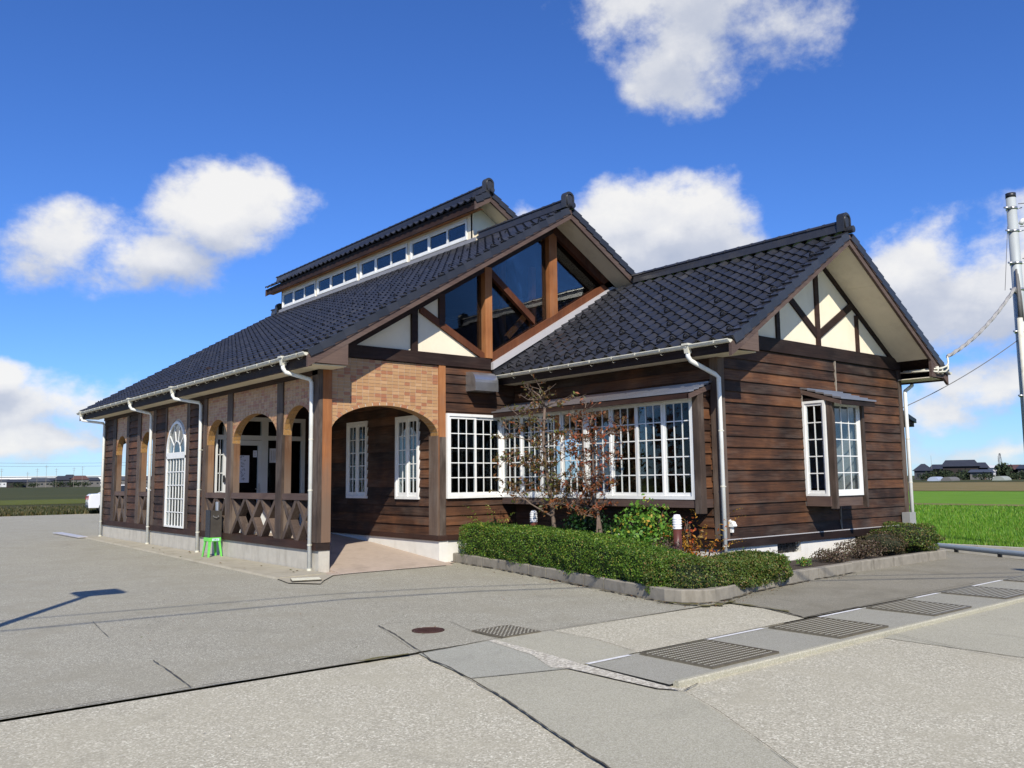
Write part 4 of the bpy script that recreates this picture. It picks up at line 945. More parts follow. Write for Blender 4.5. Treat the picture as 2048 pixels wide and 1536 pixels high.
# ---------------------------------------------------------------- clerestory
XC = 5.18
e = B(XC,XC+.1,2.6,13.1,zmain(XC)-.05,7.16).obj('clerestory_wall', MPLAS, BLD)
B(XC,XC+.1,2.6,13.1,7.68,7.90).obj('clerestory_wall', MPLAS, BLD)
for y0, y1 in ((2.6,2.79),(5.27,5.41),(7.88,8.01),(10.51,10.62),(13.0,13.1)): B(XC,XC+.1,y0,y1,7.161,7.679).obj('clerestory_pier', MPLAS, BLD)
for i, (y0, y1) in enumerate(((2.80,5.26),(5.42,7.87),(8.02,10.50),(10.63,12.99))):
    w = y1-y0; t = (w-.06)/3
    window((XC-.01,y1,7.165), '-x', w, .51, [(.03+k*t, .03+(k+1)*t, 1) for k in range(3)], 1, fw=.04, sw=.045, name='clerestory_window', depth=(-.02,.06))
B(XC-.09,XC-.001,2.45,13.2,7.02,7.04).obj('clerestory_sill', MSILL, BLD); B(XC-.04,XC-.001,2.45,13.2,7.041,7.14).obj('clerestory_sill', MSILL, BLD)
g = MB(); g.prism([(XC,zmain(XC)-.05),(XM,ZM-.05),(7.0,zmain(7.0)-.05),(7.0,zmon(7.0)-.19),(XR,ZR-.19),(XC,zmon(XC)-.19)], 'y', 2.58, 2.66); g.obj('clerestory_gable', MPLAS, BLD)
B(7.0,7.1,2.6,13.1,5.9,7.1).obj('clerestory_wall', MPLAS, BLD)
g = MB(); g.prism([(XC,7.0),(7.0,6.0),(7.0,zmon(7.0)-.1),(XR,ZR-.1),(XC,zmon(XC)-.1)], 'y', 13.02, 13.1); g.obj('clerestory_gable', MPLAS, BLD)
# ---------------------------------------------------------------- wing
MFILL = simple('weathered_joint_filler', (.30,.26,.21), .3, .9, 12, dirt=((.10,.07,.05), 7, (1,1,1), .8))
YW = -4.957; XL, XRr = 4.24, 10.05
B(XL,XL+.15,YW,-.001,-.1,.42).obj('foundation', MCONW, BLD); B(XRr-.15,XRr,YW+.001,-.0,-.1,.42).obj('foundation', MCONW, BLD)
wall('foundation', 'x', YW+.001, YW+.15, XL+.151, XRr-.151, -.1, .42, [(5.65,6.33,.25,.43),(8.08,8.72,.25,.43)], MCONW)
for a, c in ((5.65,6.33),(8.08,8.72)):
    vb = empty('foundation_vent', parent=BLD); B(a,c,YW+.10,YW+.12,.25,.42).obj('backing', MBLACK, vb); g = MB()
    for k in range(4): g.box(a+.01+k*(c-a)/4,a+.03+k*(c-a)/4,YW+.04,YW+.06,.25,.42)
    for z in (.29,.33,.37): g.box(a,c,YW+.045,YW+.055,z,z+.012)
    g.obj('grille', MBLACK, vb)
B(XL-.045,XL,YW-.045,-.04,.42,.545).obj('base_beam', WBEAM, BLD); B(XL+.001,XRr+.045,YW-.045,YW,.42,.545).obj('base_beam', WBEAM, BLD)
B(XL,XRr,YW-.05,YW-.0455,.546,.560).obj('base_flashing', MFLASH, BLD)
HB = [(6.55,7.48,1.17,2.80)]
wp = wall('wing_gable_wall', 'x', YW, YW+.12, XL, XRr, .546, 3.57, HB, WBEAM)
siding(wp, 'x', YW, -1, XL+.12, XRr-.10, .56, 3.56, [(6.53,7.50,.98,3.0)], breaks=[(7.64,2.95,3.6),(7.58,.5,1.0)])
for x0, x1 in ((XL-.045,XL+.118),(XRr-.098,XRr+.045)): B(x0,x1,YW-.04,YW-.001,.562,3.57).obj('corner_board', WPOST, BLD)
tb = B(XL-.03,XRr+.03,YW-.05,YW+.04,3.571,3.80).obj('tie_beam', WBEAM, BLD)
g = MB(); g.prism([(XL+.1,3.801),(XRr-.1,3.801),(XW+.001,ZW-.16)], 'y', YW+.003, YW+.08)
g.v = []; g.f = []; g.prism([(XL+.02,3.801),(XRr-.02,3.801),(XRr-.02,zwing(XRr-.02)-.1),(XW,ZW-.1),(XL+.02,zwing(XL+.02)-.1)], 'y', YW+.003, YW+.08); g.obj('plaster_panel', MPLAS, BLD)
def grafter(x0, x1): b = MB(); b.prism([(x0, zwing(x0)-.16), (x1, zwing(x1)-.16), (x1, zwing(x1)-.27), (x0, zwing(x0)-.27)], 'y', YW-.031, YW+.002); b.obj('rafter', WBEAM, BLD)
grafter(4.5, XW); grafter(XW+.001, 9.86)
def wp_(x, w=.10): B(x-w/2,x+w/2,YW-.032,YW+.002,3.801,zwing(abs(x-XW)+w/2+XW)-.272).obj('gable_post', WBEAM, BLD)
wp_(7.17, .12); wp_(5.92); wp_(8.52)
def wbr(p, q, w): b = MB(); b.prism([(p[0], p[1]+w), (p[0], p[1]-w), (q[0], q[1]-w), (q[0], q[1]+w)], 'y', YW-.030, YW+.0025); b.obj('gable_brace', WBEAM, BLD)
wbr((6.22,4.62),(7.11,4.02), .075); wbr((7.23,4.02),(8.42,4.70), .075)
B(7.630,7.652,YW-.045,YW-.004,2.99,3.56).obj('joint_filler', MFILL, BLD); B(7.572,7.590,YW-.045,YW-.004,.57,.97).obj('joint_filler', MFILL, BLD)
B(6.515,6.529,YW-.04,YW-.004,1.0,3.0).obj('joint_filler', MFILL, BLD)
# wing west wall with the long bay
wp = wall('wing_west_wall', 'y', XL, XL+.12, YW+.001, .0, .546, 3.6, [(-4.68,-.05,1.17,2.78)], WBEAM)
siding(wp, 'y', XL, -1, YW+.12, -.045, .56, 3.50, [(-4.78,-.045,1.03,2.93)])
B(XL-.04,XL-.001,YW-.001,YW+.118,.562,3.57).obj('corner_board', WPOST, BLD)
B(XL+.121,XL+.125,-4.9,-.05,.6,1.17).obj('lining', MDARKIN, BLD)
by0, by1, BX = -4.72, .0, 3.90
bay = empty('bay_window', parent=BLD)
B(BX-.02,XL-.001,by0,by1-.045,1.04,1.165).obj('bay_floor', WBARGE, BLD)
B(BX-.0,XL-.001,by0-.03,by1-.045,2.755,2.80).obj('bay_head', WBEAM, BLD)
sh = [(.05+k*.5635, .05+(k+1)*.5635) for k in range(4)]+[(2.40+k*.575, 2.40+(k+1)*.575) for k in range(4)]
window((BX-.01,-.005,1.165), '-x', 4.72, 1.59, [(a, c, 3) for a, c in sh], 5, fw=.05, sw=.042, depth=(-.02,.07), label='long white lattice bay window')
B(BX-.02,BX+.05,-2.40,-2.30,1.22,2.70).obj('mullion', MWHITE, BLD)
# bay end: white jamb, hanging post, boarded cheek
B(BX-.035,BX+.05,by0-.03,by0+.0,1.165,2.755).obj('jamb', MWHITE, BLD)
B(BX-.045,BX+.085,by0-.15,by0-.031,.955,2.80).obj('hanging_post', WPOST, BLD)
B(BX+.086,BX+.10,by0-.13,by0-.031,1.05,2.80).obj('hanging_post_edge', WORAN, BLD)
ck = wall('bay_cheek', 'x', by0-.06, by0-.001, BX+.101, XL-.002, 1.17, 2.85, [], WBEAM); siding(ck, 'x', by0-.06, -1, BX+.102, XL-.003, 1.17, 2.85)
B(BX+.101,XL+.0,by0-.10,by0-.001,1.04,1.169).obj('bay_bracket', WBARGE, BLD)
def lap_roof(nm, org_hi, org_lo, y0, y1, ax, n=5):
    """stepped metal boards falling from the wall; ax 'y': the eaves run along y"""
    e = empty(nm, parent=BLD)
    (h0, z0), (h1, z1) = org_hi, org_lo
    for k in range(n):
        a0, a1 = k/n, (k+1)/n; pA = (h0+(h1-h0)*a0, z0+(z1-z0)*a0); pB = (h0+(h1-h0)*a1, z0+(z1-z0)*a1)
        P = [(pA[0], pA[1]+.001), (pB[0], pB[1]+.024), (pB[0], pB[1]-.006), (pA[0], pA[1]-.025)]
        b = MB(); b.prism(P, 'y' if ax == 'y' else 'x', y0, y1); b.obj('roof_board', MMETB, e)
    return e
lap_roof('bay_roof', (XL-.002, 3.00), (3.63, 2.795), by0-.16, -.045, 'y')
B(3.64,3.68,by0-.14,-.05,2.70,2.78).obj('bay_fascia', WBEAM, BLD)
bf = MB(); bf.prism([(XL-.003,2.965),(3.64,2.765),(3.64,2.69),(XL-.003,2.885)], 'y', by0-.158, by0-.12); bf.obj('bay_verge_board', WBARGE, BLD)
bf = MB(); bf.prism([(XL-.003,2.96),(3.70,2.775),(3.70,2.765),(XL-.003,2.95)], 'y', by0-.11, -.05); bf.obj('bay_soffit', WBEAM, BLD)
# small bay on the gable wall
sb0, sb1, SY = 6.53, 7.56, -5.45
window((sb0+.10,SY,1.17), '-y', .90, 1.60, [(.04,.86,3)], 5, fw=.045, depth=(-.02,.06), label='front window of the small bay')
window((sb0,YW-.03,1.17), '-x', .415, 1.60, [(.03,.385,2)], 5, fw=.04, sw=.04, depth=(-.02,.06), label='side window of the small bay')
B(sb1-.06,sb1,SY+.0,YW-.001,1.17,2.77).obj('bay_cheek', MWHITE, BLD)
B(sb0-.03,sb1+.03,SY+.01,YW-.046,1.00,1.165).obj('bay_floor', WBARGE, BLD); B(sb0,sb1,SY+.02,YW-.001,2.775,2.82).obj('bay_head', WBEAM, BLD)
B(sb0+.015,sb0+.098,SY-.07,SY+.03,.965,2.80).obj('hanging_post', WPOST, BLD); B(sb1-.02,sb1+.05,SY-.06,SY+.0,.965,2.80).obj('hanging_post', WPOST, BLD)
lap_roof('bay_roof', (YW-.002, 3.02), (-5.72, 2.775), 6.50, 7.66, 'x')
bf = MB(); bf.prism([(YW-.003,2.985),(-5.70,2.745),(-5.70,2.68),(YW-.003,2.91)], 'x', 6.505, 6.54); bf.obj('bay_verge_board', WBARGE, BLD)
B(6.545,7.64,-5.70,-5.665,2.68,2.765).obj('bay_fascia', WBEAM, BLD)
bf = MB(); bf.prism([(YW-.003,2.98),(-5.66,2.757),(-5.66,2.747),(YW-.003,2.97)], 'x', 6.545, 7.64); bf.obj('bay_soffit', WBEAM, BLD)
# wing interior
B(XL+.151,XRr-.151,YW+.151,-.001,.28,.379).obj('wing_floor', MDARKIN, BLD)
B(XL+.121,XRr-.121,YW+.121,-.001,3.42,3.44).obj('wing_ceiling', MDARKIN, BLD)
wall('wing_east_wall', 'y', XRr-.12, XRr, YW+.121, -.001, .43, 3.7, [(-3.5,-2.6,1.3,2.6)], WBEAM)
# curtains just inside the far windows
MCUR = simple('blue_grey_blind', (.42,.47,.62), .08, .9, 3); B(XRr-.16,XRr-.13,-3.55,-2.55,1.25,2.62).obj('window_blind', MCUR, BLD)
B(4.6,4.62,-2.2,-1.8,1.25,2.2).obj('window_blind', MCUR, BLD)
# small lean-to roof on the east side
lr = MB(); lr.prism([(XRr,3.02),(11.25,2.66),(11.25,2.58),(XRr,2.90)], 'y', -4.70, -2.4); lr.obj('lean_to_roof', MTILE, BLD)
lr = MB(); lr.prism([(XRr,2.895),(11.2,2.585),(11.2,2.50),(XRr,2.78)], 'y', -4.67, -2.45); lr.obj('lean_to_fascia', WBEAM, BLD)
# outdoor tap cover and meter box
t_ = MB(); t_.prism([(YW-.001,.86),(YW-.10,.82),(YW-.13,.76),(YW-.12,.745),(YW-.001,.745)], 'x', 4.33, 4.42); t_.box(4.35,4.40,YW-.08,YW-.046,.66,.744); tag(t_.obj('outlet_cover', MWHITE), 'small white hooded outlet low on the wing corner beside the downpipe', 'outlet')
mt = empty('meter_box', (9.86,-5.10,.57)); tag(mt, 'grey meter box on the wing wall beside the far downpipe', 'meter box')
MGREY = simple('grey_meter_plastic', (.30,.30,.29), .06, .5, 4)
B(-.10,.14,-.06,.09,0,.22).obj('case', MGREY, mt); q = MB(); q.tube([(-.03,.0,0),(-.03,.0,-.5)], .022, 8); q.tube([(.07,.0,0),(.07,.0,-.5)], .028, 8); q.obj('conduits', MGREY, mt)

# ================================================================ PLANTER
KP = [(2.73,.0),(2.50,-1.6),(2.06,-3.75),(1.69,-5.3),(1.52,-6.1),(1.56,-6.33),(1.70,-6.47),(1.95,-6.53),(2.25,-6.50),(2.98,-6.31),(4.4,-6.14),(6.0,-6.04),(8.0,-6.02),(9.3,-6.0),(9.62,-5.85),(9.70,-5.5),(9.70,-5.02)]
def offset_path(P, d):
    out = []
    for i, p in enumerate(P):
        a = P[max(0, i-1)]; b_ = P[min(len(P)-1, i+1)]; dx, dy = b_[0]-a[0], b_[1]-a[1]; l = math.hypot(dx, dy); out.append((p[0]-dy/l*d, p[1]+dx/l*d))
    return out
KI = offset_path(KP, .12); kz = .165
kerb = empty('planter_kerb'); tag(kerb, 'low weathered concrete kerb curving round the planting bed', 'kerb')
for i in range(len(KP)-1):
    a, c, d, e_ = KP[i], KP[i+1], KI[i+1], KI[i]
    L_ = math.hypot(c[0]-a[0], c[1]-a[1]); n = max(1, round(L_/.6)) if L_ > .5 else 1
    for k in range(n):
        f0, f1 = k/n+(.004 if k else 0), (k+1)/n-(.004 if k < n-1 else 0)
        q = lambda p, r, f: (p[0]+(r[0]-p[0])*f, p[1]+(r[1]-p[1])*f)
        A, C_, D, E_ = q(a, c, f0), q(a, c, f1), q(e_, d, f1), q(e_, d, f0); j = random.uniform(-.004, .004)
        b = MB(); bev = .014
        def ins(p, r, t): return (p[0]+(r[0]-p[0])*t, p[1]+(r[1]-p[1])*t)
        b.poly([(*A,-.05),(*C_,-.05),(*D,-.05),(*E_,-.05),(*A,kz-bev+j),(*C_,kz-bev+j),(*D,kz-bev+j),(*E_,kz-bev+j),(*ins(A,E_,.12),kz+j),(*ins(C_,D,.12),kz+j),(*ins(D,C_,.12),kz+j),(*ins(E_,A,.12),kz+j)],
          [(0,3,2,1),(0,1,5,4),(1,2,6,5),(2,3,7,6),(3,0,4,7),(4,5,9,8),(5,6,10,9),(6,7,11,10),(7,4,8,11),(8,9,10,11)])
        b.obj('kerb_stone', MKERB, kerb)
soil = offset_path(KP, .115)
sheet('planting_bed_soil', soil+[(10.0,-4.9),(4.3,-4.9),(4.3,-.02),(2.8,-.02)], .125, MSOIL)
# ---------------------------------------------------------------- foliage tools
def leaves(name, C, size, nrm, m, parent=None, ratio=.55, bias=.5, droop=0.):
    n = len(C); C = np.asarray(C, float); size = np.broadcast_to(size, (n,))
    d = rng.normal(size=(n, 3)); d[:, 2] -= droop; nn = np.asarray(nrm, float)*bias+rng.normal(size=(n, 3))*(1-bias); nn /= np.linalg.norm(nn, axis=1)[:, None]+1e-9
    d -= nn*(d*nn).sum(1)[:, None]; d /= np.linalg.norm(d, axis=1)[:, None]+1e-9
    s = np.cross(nn, d); hz = size[:, None]
    V = np.stack([C-d*hz*.5, C+s*hz*ratio*.5+nn*hz*.08, C+d*hz*.5, C-s*hz*ratio*.5+nn*hz*.08], 1).reshape(-1, 3)
    me = npmesh(name, V, np.arange(4*n).reshape(-1, 4), m); return put(name, me, parent)
def hedge(name, path, outer, inner, ztop, zbot, label, N_, mat, size=.026, group=None, lump=.03):
    """clipped hedge along a path; outwards is the left of travel"""
    e = empty(name); tag(e, label, 'hedge', group)
    P = np.array([(*p, z) for p, z in zip(path, ztop)], float)
    for _ in range(3):      # round the corners
        Q = [P[0]]
        for i in range(len(P)-1): Q += [P[i]*.75+P[i+1]*.25, P[i]*.25+P[i+1]*.75]
        P = np.array(Q+[P[-1]])
    T = np.gradient(P[:, :2], axis=0); T /= np.linalg.norm(T, axis=1)[:, None]; NR = np.stack([T[:, 1], -T[:, 0]], 1)
    seg = np.hypot(*(P[1:, :2]-P[:-1, :2]).T); cum = np.r_[0, np.cumsum(seg)]; Lt = cum[-1]
    def at(s):
        i = np.clip(np.searchsorted(cum, s)-1, 0, len(seg)-1); f = ((s-cum[i])/seg[i])[:, None]
        q = P[i]+(P[i+1]-P[i])*f; n = NR[i]+(NR[i+1]-NR[i])*f; return q[:, :2], n/np.linalg.norm(n, axis=1)[:, None], q[:, 2]
    s = rng.uniform(0, Lt, N_); ends = rng.uniform(size=N_) < .10; s = np.where(ends, np.where(rng.uniform(size=N_) < .5, 0, Lt), s); p, nr, zt = at(np.clip(s, 0, Lt-1e-6)); tt = np.stack([-nr[:, 1], nr[:, 0]], 1)*np.where(s < .01, -1, 1)[:, None]
    Hh = zt-zbot; wdt = outer+inner; per = np.stack([Hh*1.2, np.full(N_, wdt), Hh*.6], 1); r = rng.uniform(size=N_)*per.sum(1)
    side = np.where(ends, 3, np.where(r < per[:, 0], 0, np.where(r < per[:, 0]+per[:, 1], 1, 2))); u = rng.uniform(size=N_); u2 = rng.uniform(size=N_)
    lum = lump*(np.sin(s*7.3)+np.sin(s*17.1+1)+np.sin(s*3.1+2)*1.3)/2
    dep = -np.abs(rng.normal(0, .022, N_))+rng.exponential(.008, N_)
    z = np.where(side == 1, zt+dep+lum*.4-(np.abs(u-.5)*2)**4*.05, zbot+u*Hh+rng.normal(0, .02, N_)*(u < .15))
    hz = np.clip((z-zbot)/Hh, 0, 1); bul = .05*np.sin(hz*math.pi)-.03*hz**6
    lz = lump*np.sin(z*23+s*5)*.5
    o = np.where(side == 0, outer+dep+bul+lum+lz, np.where(side == 2, -(inner+dep+bul), np.where(side == 3, -inner+u2*wdt, -inner+u*wdt)))
    C = np.concatenate([p+nr*o[:, None]+tt*np.where(side == 3, dep+bul, 0)[:, None], z[:, None]], 1)
    up_ = np.array([[0, 0, 1.]]); h3 = np.concatenate([np.where((side == 3)[:, None], tt, nr*np.where(side == 2, -1, 1)[:, None]), np.full((N_, 1), .35)], 1)
    leaves('foliage', C, rng.uniform(.7, 1.3, N_)*size, np.where((side == 1)[:, None], up_, h3), mat, e, .62, .45)
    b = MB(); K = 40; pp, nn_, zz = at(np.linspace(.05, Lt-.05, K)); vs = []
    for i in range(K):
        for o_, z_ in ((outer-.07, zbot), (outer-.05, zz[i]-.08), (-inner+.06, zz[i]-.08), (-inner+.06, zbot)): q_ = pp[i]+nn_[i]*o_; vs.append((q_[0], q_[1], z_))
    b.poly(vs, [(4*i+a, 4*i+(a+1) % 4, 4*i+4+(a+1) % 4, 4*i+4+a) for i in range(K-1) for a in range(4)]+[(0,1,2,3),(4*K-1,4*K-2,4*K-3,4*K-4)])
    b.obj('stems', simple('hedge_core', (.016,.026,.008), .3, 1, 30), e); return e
HP = offset_path([(2.68,-.30),(2.50,-1.6),(2.06,-3.75),(1.69,-5.3),(1.56,-5.95)], .40)
hedge('clipped_hedge', HP, .36, .36, [.70,.71,.69,.58,.50], .13, 'long clipped green hedge along the kerb in front of the bay window', 52000, LHEDGE)
HP2 = [(2.04,-5.68),(2.07,-5.88),(2.20,-6.02),(2.45,-6.06),(2.98,-5.94),(3.5,-5.86),(3.90,-5.80)]
hedge('clipped_hedge', HP2, .42, .30, [.52,.50,.48,.45,.42,.46,.40], .10, 'shorter tired hedge rounding the planter corner below the downpipe', 30000, LHEDGE2, .028, lump=.05)
def shrub(name, c, r, h, n, m, size, label, cat='shrub', group=None, dens=.75, core=False):
    e = empty(name, c); tag(e, label, cat, group); c = np.array(c, float)
    d = rng.normal(size=(n, 3)); d /= np.linalg.norm(d, axis=1)[:, None]
    rr = rng.uniform(size=n)**(.3 if core else .45); lump = 1+.12*np.sin(d[:, 0]*5+c[0]*9)*np.sin(d[:, 1]*6+2)+.09*np.sin(d[:, 2]*9+d[:, 0]*4)
    p = d*((.78+.22*rr if core else rr)*lump)[:, None]*np.array([r, r, h/2]); p[:, 2] += h*.5; p[:, 2] = np.maximum(p[:, 2], .02)
    leaves('foliage', p, rng.uniform(.6, 1.3, n)*size, d+np.array([0,0,.6]), m, e, .7, .4)
    b = MB()
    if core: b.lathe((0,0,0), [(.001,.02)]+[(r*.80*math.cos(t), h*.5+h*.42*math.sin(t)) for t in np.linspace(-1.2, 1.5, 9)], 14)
    for k in range(9):
        a = random.uniform(0, 6.28); q = (math.cos(a)*r*.6, math.sin(a)*r*.6, h*random.uniform(.5,.9)); b.tube([(0,0,-.02),(q[0]*.35,q[1]*.35,q[2]*.5),q], [.010,.006,.003], 5)
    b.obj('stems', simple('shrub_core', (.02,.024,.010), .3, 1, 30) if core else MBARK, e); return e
shrub('leafy_shrub', (2.98,-4.50,.12), .46, 1.06, 2300, LBUSH, .062, 'bright green broad-leaved shrub beside the near bollard light', dens=.8)
shrub('leafy_shrub', (2.95,-3.92,.12), .26, .66, 480, LBUSH, .055, 'small bright green sprig between the trees and the big shrub')
shrub('camellia_shrub', (3.40,-2.85,.12), .46, .92, 1900, LDARK, .065, 'dark glossy shrub under the bay window behind the trees')
shrub('camellia_shrub', (3.45,-3.45,.12), .36, .74, 1000, LDARK, .06, 'low dark shrub in the shade under the bay, right of the darker trunk')
shrub('dry_shrub', (2.72,-5.10,.12), .36, .56, 1500, LDRY, .03, 'dry brownish azalea in front of the near bollard light')
shrub('low_herb', (4.55,-5.62,.12), .24, .26, 1100, LBUSH, .028, 'low lime green herb clump just right of the hedge end', 'plant')
shrub('low_herb', (5.35,-5.62,.12), .14, .15, 350, LBUSH, .026, 'tiny lime green herb clump second from the hedge end', 'plant')
shrub('dry_shrub', (5.1,-5.25,.12), .20, .26, 420, LDRY, .024, 'thin pinkish dry shrub against the pale foundation left of its vent')
shrub('dry_shrub', (6.25,-5.56,.12), .34, .22, 1600, LDRY, .028, 'low brown azalea before the wing foundation between two vents')
shrub('dry_shrub', (7.15,-5.54,.12), .40, .33, 2600, LDRY, .028, 'taller brown azalea below the small bay window')
shrub('dry_shrub', (7.95,-5.52,.12), .40, .40, 3000, LDRY2, .028, 'brown and green azalea next to the round bush', core=True)
shrub('round_bush', (8.85,-5.50,.12), .60, .52, 9000, LHEDGE2, .030, 'rounded dark green bush at the far end of the planter', 'bush', core=True)
def fern(c, n, L_, m, label, cat='fern'):
    e = empty('fern', c); tag(e, label, cat); b = []
    nb = []
    for k in range(n):
        a = random.uniform(0, 6.28); ln = L_*random.uniform(.7, 1.1); up = random.uniform(.6, 1.2)
        for i in range(1, 15):
            f = i/15; x = math.cos(a)*ln*f*.8; y = math.sin(a)*ln*f*.8; z = ln*up*f*(2.1-1.15*f); w = .085*(1-f)+.02
            for s in (-1, 1): b.append((x-s*math.sin(a)*w*.55, y+s*math.cos(a)*w*.55, z-.01)); nb.append(w)
    leaves('fronds', np.array(b), np.array(nb)*1.1, np.tile([0,0,1.], (len(b), 1)), m, e, .35, .6); return e
fern((2.95,-.95,.15), 22, .80, LFERN, 'yellow green fern clump behind the hedge near the porch'); fern((3.28,-5.28,.12), 24, .85, LORAN, 'golden fern right of the near bollard light'); fern((3.45,-1.5,.12), 10, .55, LFERN, 'green fern in the shade under the bay end')
shrub('red_leaf_shrub', (3.38,-5.0,.12), .13, .85, 90, mleaf('red_nandina', [(0,(.3,.05,.02)),(1,(.42,.09,.02))]), .05, 'thin red-leaved shrub behind the near bollard light')
# trees
def tree(base, limbs, nleaf, m, label, tall, rr=.035):
    e = empty('ornamental_tree', base); tag(e, label, 'tree'); X = np.array([.772,-.636,0]); D = np.array([.636,.772,0]); b = MB(); tips = []
    for pts, r0, r1 in limbs:
        P = [np.array(X*u+D*dd+np.array([0,0,z])) for u, z, dd in pts]; n = len(P)
        b.tube([tuple(p) for p in P], [r0+(r1-r0)*i/(n-1) for i in range(n)], 7)
        for i in range(n-1):
            L_ = np.linalg.norm(P[i+1]-P[i]); cnt = int(L_/.055) if P[i][2] > .6 else 0
            for _ in range(cnt):
                if random.random() < .3 and r0 > .02 and i == 0: continue
                f = random.random(); q = P[i]+(P[i+1]-P[i])*f; a = random.uniform(0, 6.28); ln = random.uniform(.10,.42)*tall
                d = np.array([math.cos(a), math.sin(a), random.uniform(-.15,.75)]); d /= np.linalg.norm(d)
                q1 = q+d*ln*.5+np.array([0,0,random.uniform(-.02,.03)]); q2 = q+d*ln+np.array([0,0,random.uniform(-.01,.07)])
                b.tube([tuple(q), tuple(q1), tuple(q2)], [.0065,.0045,.002], 4, False); tips += [q1, q2, (q1+q2)/2]
                if random.random() < .7:
                    a2 = a+random.choice([-1,1])*.8; q3 = q1+np.array([math.cos(a2), math.sin(a2), .5])*ln*.35; b.tube([tuple(q1), tuple(q3)], [.004,.0015], 4, False); tips.append(q3)
    tr = b.obj('trunk', MBARK, e, True)
    T = np.array(tips); T = T[rng.integers(0, len(T), nleaf)]; keep = rng.uniform(size=nleaf) < np.clip(1.25-(T[:, 2]-1.2)/1.5*.75, .35, 1); T = T[keep]
    T = T+rng.normal(0, .022, T.shape); T[:, 2] -= .02
    leaves('leaves', T, rng.uniform(.5, 1.3, len(T))*.072, np.tile([0,0,1.], (len(T), 1)), m, e, .42, .25, .5); return e
random.seed(21)
def L2(px0, s, pts, py0=958, z0=1.38): return [((px-px0)/s, 1.38-(py-958)/s, random.uniform(-.12,.12)) for px, py in pts]
s1, s2 = 119., 126.
tree((3.05,-2.45,.12), [(L2(1098,s1,[(1100,1108),(1098,1056),(1092,995),(1083,930),(1078,877),(1083,813)]), .042, .022), (L2(1098,s1,[(1083,813),(1072,791),(1058,780),(1046,775)]), .022, .006),
 (L2(1098,s1,[(1092,1030),(1050,1005),(1019,977),(1000,958)]), .016, .005), (L2(1098,s1,[(1081,850),(1067,837),(1036,824),(1014,838)]), .013, .004), (L2(1098,s1,[(1083,813),(1110,802),(1124,800),(1148,796)]), .012, .003),
 (L2(1098,s1,[(1080,890),(1114,868),(1134,873)]), .012, .004), (L2(1098,s1,[(1082,905),(1050,880),(1020,872),(1000,880)]), .012, .004), (L2(1098,s1,[(1086,950),(1050,925),(1022,930)]), .011, .004),
 (L2(1098,s1,[(1085,940),(1120,915),(1146,905)]), .011, .004), (L2(1098,s1,[(1088,965),(1118,950),(1140,960)]), .010, .004), (L2(1098,s1,[(1083,813),(1078,785),(1070,765)]), .010, .003), (L2(1098,s1,[(1076,800),(1050,798),(1034,788)]), .008, .003),
 (L2(1098,s1,[(1090,985),(1060,965),(1035,970),(1012,990)]), .010, .003), (L2(1098,s1,[(1094,1010),(1125,990),(1150,1000)]), .009, .003), (L2(1098,s1,[(1081,860),(1048,850),(1010,858),(992,850)]), .010, .003), (L2(1098,s1,[(1085,935),(1045,912),(1008,915),(990,930)]), .010, .003)],
 2700, LAUT, 'taller thin autumn tree nearer the porch, browning leaves, before the bay window', 1.0)
tree((3.1,-3.45,.12), [(L2(1200,s2,[(1203,1110),(1202,1066),(1198,1028),(1190,1000),(1185,985)]), .045, .026), (L2(1200,s2,[(1194,1105),(1195,1075),(1197,1030)]), .022, .016), (L2(1200,s2,[(1186,990),(1173,961),(1171,917),(1171,877),(1170,846),(1178,806)]), .020, .005),
 (L2(1200,s2,[(1192,1005),(1194,965),(1190,939),(1190,895),(1185,862),(1190,830)]), .018, .005), (L2(1200,s2,[(1197,1028),(1176,1012),(1160,997),(1136,961)]), .014, .004), (L2(1200,s2,[(1196,1035),(1174,1030),(1145,1014),(1118,1003)]), .010, .003),
 (L2(1200,s2,[(1192,960),(1212,925),(1230,915),(1234,900)]), .010, .003), (L2(1200,s2,[(1188,890),(1215,872),(1240,858),(1254,846)]), .009, .003), (L2(1200,s2,[(1171,880),(1156,850),(1150,820)]), .010, .003), (L2(1200,s2,[(1188,880),(1225,868),(1262,868)]), .008, .003),
 (L2(1200,s2,[(1190,950),(1215,970),(1238,965)]), .008, .003), (L2(1200,s2,[(1172,930),(1150,905),(1138,890)]), .009, .003)],
 1800, LAUT2, 'shorter multi-stemmed autumn tree with red leaves, left of the green shrub', .8)
# bollard lights
def bollard(c, label):
    e = empty('bollard_light', c); tag(e, label, 'light', 'bollard lights in the planter')
    MB().lathe((0,0,0), [(.001,0),(.062,0),(.062,.655),(.001,.655)], 20).obj('post', simple('brown_painted_post', (.095,.030,.020), .15, .35, 6), e, True)
    lo_ = MB()
    prof = [(.001,.655)]
    for k in range(5): z = .66+.034*k; prof += [(.058,z),(.066,z+.004),(.066,z+.022),(.054,z+.027)]
    prof += [(.056,.832),(.040,.862),(.001,.866)]
    lo_.lathe((0,0,0), prof, 20).obj('louvred_head', simple('white_lamp_plastic', (.80,.80,.80), .03, .35, 3), e); return e
bollard((2.95,-5.14,.12), 'brown bollard light with white louvred head, near one beside the green shrub'); bollard((3.22,-1.73,.10), 'bollard light further back, half hidden behind the taller tree')
